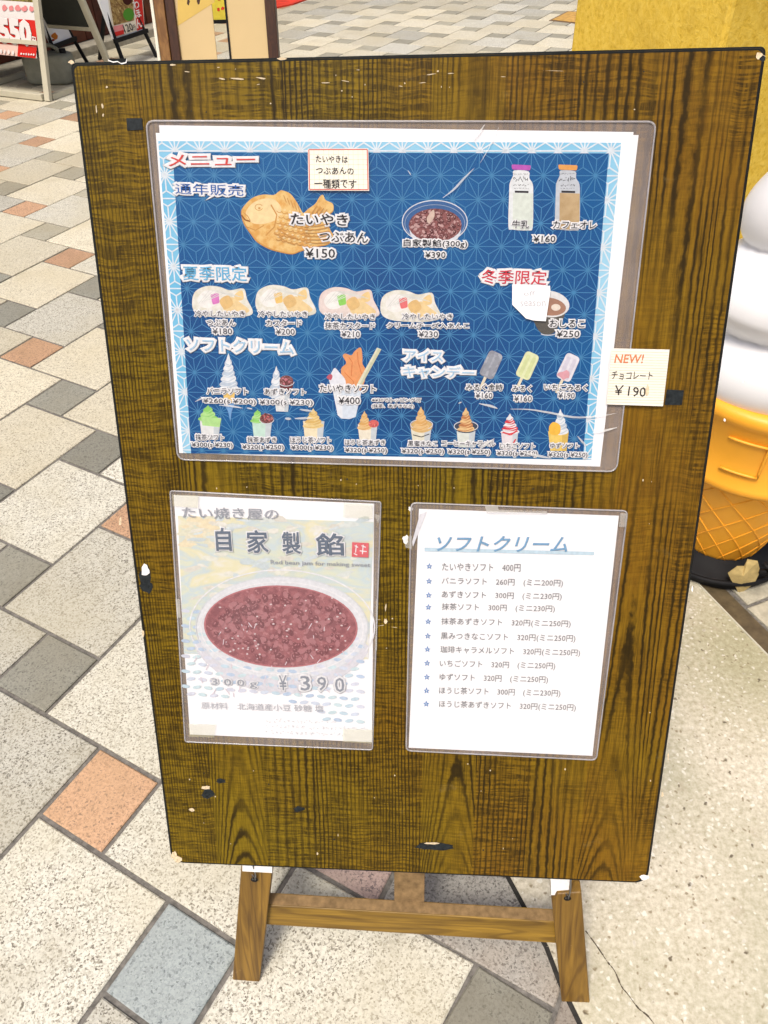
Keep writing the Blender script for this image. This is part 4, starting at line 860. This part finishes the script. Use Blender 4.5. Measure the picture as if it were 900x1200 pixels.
# ------------------------------------------------------------------ giant soft ice cream figure to the right
M_CONE = plain('orange_plastic', (.88, .40, .03), .42, .4, 12, .05, .03); M_CREAM = plain('white_plastic', (.82, .82, .83), .28, .5, 10, .02); M_FIGBASE = M_BLACK
CX, CY = .655, .82
cone = empty('ice_cream_figure', (CX, CY, 0), 'giant plastic soft ice cream cone figure on a black base right of the board', 'display figure')
def lathe(prof, n=64, f=None):
    mb = MB(); vs = []
    for i, (r, z) in enumerate(prof):
        for k in range(n):
            a = 2 * math.pi * k / n; rr_ = f(r, z, a) if f else r; vs.append(Vector((CX + rr_ * math.cos(a), CY + rr_ * math.sin(a), z)))
    fs = [(i * n + k, i * n + (k + 1) % n, (i + 1) * n + (k + 1) % n, (i + 1) * n + k) for i in range(len(prof) - 1) for k in range(n)]
    fs += [tuple(reversed(range(n))), tuple((len(prof) - 1) * n + k for k in range(n))]; mb.add(vs, fs); return mb
lathe([(.128, 0), (.132, .004), (.132, .018), (.124, .024), (.098, .027), (.09, .04)]).build('base', M_FIGBASE, cone, True)
def rc_(z): return .080 + (z - .03) * .31
zs = [.03 + k * .0179 for k in range(15)]
lathe([(.06, .026)] + [(rc_(z), z) for z in zs] + [(rc_(.285) - .002, .286)]).build('wafer_cone', M_CONE, cone, True)
mb = MB()
for sgn in (1, -1):
    for k in range(14):
        a0 = 2 * math.pi * k / 14; pts = [(CX + (rc_(z) + .0005) * math.cos(a0 + sgn * (z - .055) * 6.2), CY + (rc_(z) + .0005) * math.sin(a0 + sgn * (z - .055) * 6.2), z) for z in [.034 + q * .0189 for q in range(14)]]
        mb.tube(pts, .0016, 6)
mb.build('wafer_ribs', M_CONE, cone, True)
lathe([(.15, .275), (.168, .278), (.174, .288), (.173, .298), (.167, .305), (.172, .36), (.178, .425), (.184, .432), (.186, .444), (.180, .454), (.164, .458)]).build('cone_collar', M_CONE, cone, True)
mb = MB()
def onc(a, z, r=None): r = (.168 + (z - .305) * .09) if r is None else r; return Vector((CX + (r + .0015) * math.cos(a), CY + (r + .0015) * math.sin(a), z))
for k in range(10):
    a0 = -math.pi / 2 + .12 + k * 2 * math.pi / 10; mb = MB()
    if k % 2 == 0: mb.tube([onc(a0 + .17 * math.cos(q), .365 + .036 * math.sin(q)) for q in [j * math.pi / 10 for j in range(20)]], .0028, 6, closed=True)
    else:
        L = [(-.2, .33), (.18, .33), (.18, .40), (-.2, .40)]; pts = []
        for i in range(3):
            (a, z), (b, y) = L[i], L[i + 1]; pts += [onc(a0 + a + (b - a) * j / 6, z + (y - z) * j / 6) for j in range(6)]
        mb.tube(pts + [onc(a0 - .2, .40)], .0028, 6)
    mb.build('collar_relief', M_CONE, cone, True)

# the swirl: a helical coil of falling radius
def rs_(z): return .172 if z < .6 else .172 - (z - .6) * .28
prof = []; nz = 120
for i in range(nz + 1):
    z = .45 + (1.12 - .45) * i / nz; prof.append((z,))
def swf(r, z, a):
    pitch = .14; u_ = ((z - .47) / pitch - (a / (2 * math.pi))) % 1.0; lob = math.sin(math.pi * u_) ** .75; taper = max(.0, 1 - max(0, (z - 1.04) / .08) ** 2) ** .5
    return max(.004, (r * (.80 + .24 * lob)) * taper)
lathe([(rs_(z), z) for (z,) in prof], 96, swf).build('cream_swirl', M_CREAM, cone, True)
# crumpled tan tape on the base, a knotted strap
M_TAN = plain('tan_paper_tape', (.50, .38, .16), .8, .2, 60, .2, .5)
def atcone(x, y, r):                                         # pixel -> upright cylinder of radius r round the figure axis
    d = ray(x, y); ox, oy = CAM.x - CX, CAM.y - CY; A = d.x ** 2 + d.y ** 2; B = 2 * (ox * d.x + oy * d.y); C_ = ox * ox + oy * oy - r * r; D = max(0, B * B - 4 * A * C_)
    return CAM + d * ((-B - math.sqrt(D)) / (2 * A))
ap = [(853, 672), (864, 664), (872, 664), (876, 656), (888, 658), (891, 670), (884, 684), (866, 697), (862, 688), (857, 680)]
mb = MB(); rt = random.Random(2); q = [atcone(x, y, .134 + rt.uniform(0, .006)) for x, y in ap]; cc = sum(q, Vector()) / len(q) + Vector((-.004, -.008, .004)); n = len(q)
mb.add(q + [cc] + [p + Vector((.001, .003, -.001)) for p in q], [(i, (i + 1) % n, n) for i in range(n)] + [((i + 1) % n + n + 1, i + n + 1, n) for i in range(n)]); mb.build('tan_tape', M_TAN, cone)
mb = MB(); mb.tube([(CX + .1365 * math.cos(a), CY + .1365 * math.sin(a), .022 + .004 * math.sin(3 * a)) for a in [2 * math.pi * k / 40 for k in range(40)]], .006, 8, closed=True)
e = atcone(893, 664, .137); mb.tube([e + Vector((.0, 0, .01)), e + Vector((.012, -.012, .006)), e + Vector((.010, -.006, -.008)), e + Vector((-.004, -.004, -.01))], .006, 8); mb.build('strap', M_BLACK, cone, True)

# ------------------------------------------------------------------ yellow plastered pillar
def plaster():
    m, t, b = base('yellow_rough_plaster', rough=.9, spec=.15); p = geo(t); n1 = noise(t, p, 60, 5, .7, .4); n2 = noise(t, p, 9, 3); n3 = noise(t, mapping(t, p, (1, 1, .6)), 130, 3, .6, 1.2)
    out = ramp(t, n1, [(.30, (.55, .35, .035)), (.46, (.70, .47, .06)), (.68, (.78, .56, .10))]); out = mix(t, ramp(t, n2, [(.5, g3(0)), (.75, g3(.35))]), out, (.36, .22, .03))
    out = mix(t, ramp(t, n3, [(.66, g3(0)), (.74, g3(.35))]), out, (.22, .12, .02)); t.links.new(out, b.inputs['Base Color']); bump(t, b, n1, .4, .008); return m
M_PLAST = plaster()
pc0 = atY(852, 30, 2.0).xy; pA = Vector((pc0.x, 2.0)); pB = pA + FD * .70; pD = pA + Vector((.899, .438)) * .9; pC = pD + FD * .7
mb = MB(); mb.prism([Z3(p, 2.8) for p in (pA, pD, pC, pB)], Vector((0, 0, -2.82)))
pil = tag(mb.build('pillar', M_PLAST, None, bevel=.012), 'rough yellow plastered pillar behind the upper right corner of the board', 'pillar')
mb = MB(); c = atY(699, 14, (pB.y + pA.y) / 2 + .25); h_ = [c + Vector((rt.uniform(-.004, .004), -.03, z)) for z in (-.012, .012)]
# ------------------------------------------------------------------ manhole cover with yellow frame, red mat
M_YM = plain('yellow_painted_cover', (.48, .28, .07), .7, .3, 25, .3); M_YF = plain('brown_cover_frame', (.16, .10, .05), .6, .4, 30, .2)
mq = [fl(x, y, .002) for x, y in [(643, 24), (686, 29), (700, 14), (665, 13)]]
mh = Vector(sum(mq, Vector()) / 4); mb = MB(); mb.prism([p - mh for p in mq], Vector((0, 0, -.012))); mh_o = mb.build('manhole_cover', M_YF); mh_o.location = mh; tag(mh_o, 'square tan manhole cover in the far paving beside the yellow pillar', 'manhole cover')
mb = MB(); mb.prism([(p - mh) * .86 + mh + Vector((0, 0, .003)) for p in mq], Vector((0, 0, -.002))); mb.build('cover_plate', M_YM, mh_o)
M_RED = plain('red_cloth', (.62, .045, .02), .7, .3, 12, .25)
rmq = [fl(x, y) for x, y in [(322, 10.5), (344, 6), (366, -2), (350, -16), (318, -6)]]; rc0 = sum(rmq, Vector()) / 5
mb = MB(); mb.prism([p - rc0 + Vector((0, 0, .012)) for p in rmq][::1], Vector((0, 0, -.012))); rm = mb.build('red_mat', M_RED); rm.location = rc0; tag(rm, 'bright red mat lying on the far pavement at the top edge', 'mat')

# ------------------------------------------------------------------ wooden framed stand with cream panels behind the board
M_CREAMP = plain('cream_panel', (.56, .42, .215), .55, .3, 3, .06); M_YP = plain('yellow_poster_paper', (.58, .40, .10), .6, .3, 8, .1)
M_LWOOD = stick_wood('light_brown_post', 2, (.24, .12, .035), (.13, .055, .015)); M_DWOOD = stick_wood('dark_brown_post', 2, (.06, .022, .008), (.03, .011, .005)); M_WEDGE = plain('white_edge_strip', (.72, .68, .56), .5, .4, 20, .05)
LN = math.radians(14); so_ = Vector((-.7, 2.5, .72)); sn = Vector((0, -math.cos(LN), math.sin(LN))); su = Vector((0, math.sin(LN), math.cos(LN)))
zb = (so_.z) / su.z; sbase = so_ - su * zb
st = empty('wooden_stand', (sbase.x, sbase.y, 0), 'dark wood framed stand with two cream panels directly behind the board', 'display stand'); SP = Plane(so_, (1, 0, 0), su, sn, st)
def vbar(name, xa, xb, mat, d=.03, h=0, top=1.15):
    a = SP.p2(xa, 40)[0]; b = SP.p2(xb, 40)[0]; mb = MB(); t0 = -zb
    mb.prism([SP.w(a, t0, h), SP.w(b, t0, h), SP.w(b, top - zb, h), SP.w(a, top - zb, h)], sn * -d)
    return mb.build(name, mat, st, bevel=.002 if d > .01 else 0)
vbar('edge_strip', 181, 184.5, M_WEDGE, .02, .004); vbar('post', 184.7, 196.5, M_LWOOD, .035); vbar('post', 196.7, 207.5, M_DWOOD, .03, -.006)
vbar('post', 312.5, 324.5, M_DWOOD, .035)
def pan(name, xa, xb, mat, h, z0=.28, z1=1.12):
    a = SP.p2(xa, 40)[0]; b = SP.p2(xb, 40)[0]; mb = MB(); mb.prism([SP.w(a, z0 - zb, h), SP.w(b, z0 - zb, h), SP.w(b, z1 - zb, h), SP.w(a, z1 - zb, h)], sn * -.006); return mb.build(name, mat, st)
pan('panel', 207.5, 250, M_CREAMP, -.016); pan('panel', 267.5, 312.5, M_CREAMP, -.016); pan('panel_trim', 265.3, 267.3, M_BLACK, -.012)
for z0 in (.22, 1.12): mb = MB(); a = SP.p2(184.7, 40)[0]; b = SP.p2(324.5, 40)[0]; mb.prism([SP.w(a, z0 - zb, -.004), SP.w(b, z0 - zb, -.004), SP.w(b, z0 - zb + .05, -.004), SP.w(a, z0 - zb + .05, -.004)], sn * -.028); mb.build('rail', M_DWOOD, st)
mb = MB(); mb.bar(SP.w(SP.p2(190, 40)[0], (.42 - zb), -.04), Vector((SP.p2(190, 40)[0] - .7, 2.72, 0)), .03, .02); mb.build('back_leg', M_DWOOD, st); mb = MB(); mb.bar(SP.w(SP.p2(318, 40)[0], (.42 - zb), -.04), Vector((SP.p2(318, 40)[0] - .7, 2.72, 0)), .03, .02); mb.build('back_leg', M_DWOOD, st)
SP.layers('poster', [([(206.5, 30), (250, 2), (250, -60), (206.5, -60)], M_YP)] + [(ragged(x, y, 2, 6, 7, int(x)), M_DWOOD) for x, y in ((219, 1), (231, -1))], -.0155)
# small yellow price sign seen through the gap
ys0 = fl(259, 27); ysr = empty('yellow_sign', ys0, 'small yellow sign with red marks seen through the gap of the wooden stand', 'sign')
YS = Plane(ys0, (1, 0, 0), (0, 0, 1), (0, -1, 0), ysr); mb = MB(); mb.prism([YS.w(a, b) for a, b in ((-.10, .02), (.08, .02), (.08, .62), (-.10, .62))], Vector((0, .02, 0))); mb.build('sign_panel', plain('yellow_sign_print', (.68, .56, .06), .5, .3, 20, .1), ysr)
YS.layers('printed_marks', [(ragged(x, y, 2.2, 2.4, 8, int(x * 3)), M_RED) for x, y in ((256, 11), (261, 10), (266, 12), (257, -1), (263, -2))], .001)
mb = MB(); mb.box(ys0 + Vector((0, .03, .012)), (.2, .1, .024)); mb.build('base', M_BLACK, ysr)

# ------------------------------------------------------------------ far shop front: plank wall on a kerb
wa, wb_ = fl(-60, 105).xy, fl(180, 36).xy; wd_ = (wb_ - wa).normalized(); wn_ = Vector((-wd_.y, wd_.x)); A = wa - wd_ * 1.5; LW = 5.2
ws = empty('plank_wall', (A.x, A.y, 0), 'dark red plank wall of the far shop front behind the signs', 'wall')
M_PL = [plain('red_brown_plank_%s' % n_, c_, .55, .3, 14, .3) for n_, c_ in (('a', (.085, .018, .008)), ('b', (.065, .014, .007)), ('c', (.11, .03, .012)))]
M_KERB = plain('concrete_kerb', (.36, .33, .26), .85, .2, 30, .2, .3)
npl = int(LW / .13)
for k in range(npl):
    p = A + wd_ * (k * .13); q = A + wd_ * (k * .13 + .123); mb = MB(); dd = random.uniform(0, .006)
    mb.prism([Z3(q - wn_ * dd, .06), Z3(p - wn_ * dd, .06), Z3(p - wn_ * dd, 1.6), Z3(q - wn_ * dd, 1.6)][::-1], Vector((wn_.x, wn_.y, 0)) * .03); mb.build('plank', M_PL[k % 3], ws)
mb = MB(); mb.prism([Z3(A + wn_ * .015, .05), Z3(A + wd_ * LW + wn_ * .015, .05), Z3(A + wd_ * LW + wn_ * .05, .05), Z3(A + wn_ * .05, .05)], Vector((0, 0, 1.5))); mb.build('backing', M_BLACK, ws)
for z in (.42, .9):
    mb = MB(); a_, b_ = A - wn_ * .03, A + wd_ * LW - wn_ * .03; mb.prism([Z3(a_, z), Z3(b_, z), Z3(b_ + wn_ * .022, z), Z3(a_ + wn_ * .022, z)], Vector((0, 0, .04))); mb.build('batten', M_PL[2], ws)
kb = MB(); a_, b_ = A - wn_ * .16, A + wd_ * LW - wn_ * .16; kb.prism([Z3(a_, .055), Z3(b_, .055), Z3(b_ + wn_ * .3, .055), Z3(a_ + wn_ * .3, .055)], Vector((0, 0, -.08))); kbo = tag(kb.build('kerb', M_KERB, None, bevel=.006), kind='structure')

# ------------------------------------------------------------------ A-frame sign with price poster
M_ALU = plain('cream_aluminium', (.50, .47, .36), .4, .45, 15, .06); M_SLATE = plain('dark_slate_panel', (.035, .038, .032), .6, .3, 10, .15)
F0 = fl(57, 119); R0 = fl(134, 91); sdir = (R0 - F0).normalized(); wdir = Vector((sdir.y, -sdir.x, 0)); HA = 1.12; WA = .62
ap_ = (F0 + R0) / 2 + Vector((0, 0, HA)); ar = empty('a_frame_sign', F0 - wdir * WA / 2 + sdir * .3, 'cream metal A-frame sign with a red and white price poster, far left', 'sign')
def leaf(foot, apex, side_n, nm, pmat):
    for k in (0, -WA):
        mb = MB(); mb.bar(foot + wdir * k + Vector((0, 0, .002)), apex + wdir * k, .042, .026, up=sdir); mb.build('frame_post', M_ALU, ar, bevel=.003)
    u_ = (apex - foot).normalized()
    for t_ in (.30, 1.08):
        mb = MB(); mb.bar(foot + u_ * t_ - wdir * .02, foot + u_ * t_ - wdir * (WA - .02), .03, .022, up=u_); mb.build('frame_rail', M_ALU, ar)
    mb = MB(); o_ = foot + u_ * .31; n_ = side_n; mb.prism([o_ - wdir * .022, o_ - wdir * (WA - .022), o_ - wdir * (WA - .022) + u_ * .76, o_ - wdir * .022 + u_ * .76], n_ * .012); mb.build('sign_panel', pmat, ar)
    return o_, u_
o1, u1_ = leaf(F0, ap_, sdir, 'front', M_PAPER)
o2, u2_ = leaf(R0, ap_, -sdir, 'rear', M_SLATE)
mb = MB(); mb.bar(F0 + Vector((0, 0, .022)) - wdir * .03, F0 - wdir * (WA - .02) + Vector((0, 0, .022)), .04, .036); mb.build('foot_bar', M_ALU, ar, bevel=.004)
mb = MB(); mb.bar(F0 + Vector((0, 0, .018)) + sdir * .03, F0 + sdir * .42 + Vector((0, 0, .018)), .03, .03); mb.build('foot_bar', M_ALU, ar)
mb = MB(); mb.bar(F0 - wdir * WA + Vector((0, 0, .018)) + sdir * .03, F0 - wdir * WA + sdir * .42 + Vector((0, 0, .018)), .03, .03); mb.build('foot_bar', M_ALU, ar)
nF = u1_.cross(wdir).normalized(); nF = nF if nF.dot(CAM - o1) > 0 else -nF
AP = Plane(F0, wdir, u1_, nF, ar)
PR = ink(222, 52, 44); PW = ink(246, 240, 236); PK = ink(240, 150, 150)
AP.layers('poster', [([(-60, -40), (40, -40), (43.5, 68.5), (-60, 58)], PW), ([(-60, -40), (39, -40), (40, 3), (-60, -4)], blot('food_photo', (150, 140, 60), (90, 70, 30), 60, c3=(220, 190, 150))), ([(-60, 16), (43, 24), (44, 55), (-60, 47)], PR), ([(22, 53), (43.8, 55.5), (42.5, 68.5), (21, 66)], PR), ([(-60, 47), (22, 53), (21, 66), (-60, 58)], ink(250, 214, 200))] + [(ragged(x, 9 + x * .05, 3.5, 4, 9, x), PK) for x in (-14, -4, 6, 14, 22, 30, 38)] + [(ragged(x, 63 + (x - 24) * .07, 1.2, 1.4, 6, x), PW) for x in (26, 29, 32, 35, 38, 41)] + [(ragged(x, 60 + x * .1, 1.6, 3.4, 7, x), PW) for x in (3, 7, 12, 17)], .003, dh=.0004)
AP.text('550', (3, 49), (38, 53), 26, PW, .008, None, None, .07); AP.text('円', (39, 51), (43.5, 52), 8, PW, .008, None, None, .03); AP.text('¥', (-7, 46), (1, 47), 12, PW, .008, None, None, .05)
# grey sand weight with a handle
wt0 = fl(58, 101); wt = empty('sign_weight', wt0, 'grey plastic sign weight with a handle standing under the A-frame sign', 'sign weight'); M_WT = plain('grey_green_plastic', (.23, .235, .185), .5, .4, 20, .15)
def blob(name, c, sz, mat, par, p=4):
    mb = MB(); vs = []; n, m_ = 20, 12
    for i in range(m_ + 1):
        v = -math.pi / 2 + math.pi * i / m_
        for k in range(n):
            u_ = 2 * math.pi * k / n; f_ = lambda t: math.copysign(abs(t) ** (2 / p), t); vs.append(Vector(c) + Vector((sz[0] * f_(math.cos(v)) * f_(math.cos(u_)), sz[1] * f_(math.cos(v)) * f_(math.sin(u_)), sz[2] * f_(math.sin(v)))))
    mb.add(vs, [(i * n + k, i * n + (k + 1) % n, (i + 1) * n + (k + 1) % n, (i + 1) * n + k) for i in range(m_) for k in range(n)]); return mb.build(name, mat, par, True)
blob('weight_body', wt0 + Vector((0, .09, .085)), (.15, .08, .085), M_WT, wt, 7)
mb = MB(); mb.tube([wt0 + Vector((x, .09, z)) for x, z in ((-.08, .15), (-.07, .195), (-.03, .21), (.04, .21), (.075, .19), (.085, .15))], .012, 8); mb.build('handle', M_WT, wt, True)
mb = MB(); mb.tube([wt0 + Vector((.11, .09, z)) for z in (.15, .19)], .02, 10); mb.build('cap', M_BLACK, wt, True)

# ------------------------------------------------------------------ black easels with posters
def easel(corners, Y, lean, label, feet, art):
    """corners px: bl, br and the direction of the left edge"""
    (xl, yl), (xr, yr), (xt, yt) = corners; L0 = atY(xl, yl, Y); d = ray(xr, yr)
    # right corner at the same height as the left one
    k_ = (L0.z - CAM.z) / d.z; R_ = CAM + d * k_; wv = (R_ - L0); W_ = wv.length; wv.normalize(); nv = Vector((wv.y, -wv.x, 0)); uv = (Vector((0, 0, math.cos(lean))) - nv * math.sin(lean)); nn = wv.cross(uv).normalized(); nn = nn if nn.dot(CAM - L0) > 0 else -nn
    mid = (L0 + R_) / 2; r = empty('poster_easel', (mid.x, mid.y, 0), label, 'easel', 'black poster easels'); P = Plane(L0, wv, uv, nn, r); H_ = W_ * 1.45
    mb = MB(); mb.prism([P.w(0, 0), P.w(W_, 0), P.w(W_, H_), P.w(0, H_)], nn * -.012); mb.build('poster_board', M_PAPER, r)
    for a_ in (.12, .88):
        top = P.w(W_ * .5, H_ * .9, -.02); bt = P.w(W_ * a_, -.02, .004); f_ = bt + (bt - top).normalized() * (bt.z / max(.01, (top - bt).normalized().z)); mb = MB(); mb.bar(P.w(W_ * a_, H_ * .5, -.02), Vector((f_.x, f_.y, .0)), .02, .02); mb.build('leg', M_BLACK, r)
    mb = MB(); mb.bar(P.w(W_ * .5, H_ * .6, -.03), Vector((mid.x, mid.y, 0)) - nv * .32 , .02, .02); mb.build('leg', M_BLACK, r)
    mb = MB(); mb.bar(P.w(-.01, -.012, .008), P.w(W_ + .01, -.012, .008), .016, .024); mb.build('ledge', M_BLACK, r)
    art(P); return r
def art1(P):
    P.layers('poster_print', [([(123.5, -20), (166, -20), (169.5, 33), (133, 45)], ink(246, 236, 214)), ([(125, -20), (155, -20), (157, 24), (133, 30)], blot('stew_photo', (176, 146, 84), (128, 92, 44), 40, c3=(206, 180, 120))), (ell(150.5, 17, 6.5, 7.5, 16), ink(86, 150, 50)), (ell(149, -2, 6, 8), ink(70, 30, 20)),
        ([(154, -20), (164.5, -20), (169, 33), (160.5, 36)], PR), ([(132.5, 31), (144, 28.5), (145, 40), (134, 43)], PK), ([(133.5, 38), (144.5, 35), (145, 40), (134, 43)], PR)], .001, dh=.0005)
    P.text('ほ', (158.7, 21.5), (165.5, 19.5), 8, PW, .006, None, None, .02); P.text('ん', (160.5, 33.5), (167.3, 31), 9, PW, .006, None, None, .02); P.text('わ', (157, 11), (163.5, 9), 9, PW, .006, None, None, .02)
    P.text('120', (146, 38.5), (156, 35.5), 8, DK, .006, None, None, .01); P.text('円', (156.5, 35), (159, 34.3), 5, DK, .006, None, None, .01)
easel([(133, 46), (170, 34), (123, 0)], 5.35, math.radians(12), 'black easel with a food poster against the dark red wall, nearest the wooden stand', None, art1)
def art2(P): P.layers('poster_print', [(ragged(64, 42, 4, 4.5, 9, 5), ink(222, 130, 40)), (ragged(62, 47, 2.2, 1.6, 8, 6), ink(140, 40, 30))], .001, dh=.0005)
easel([(60, 53), (86, 43), (56, 38)], 5.1, math.radians(12), 'black easel holding a white poster, mostly hidden behind the A-frame sign', None, art2)
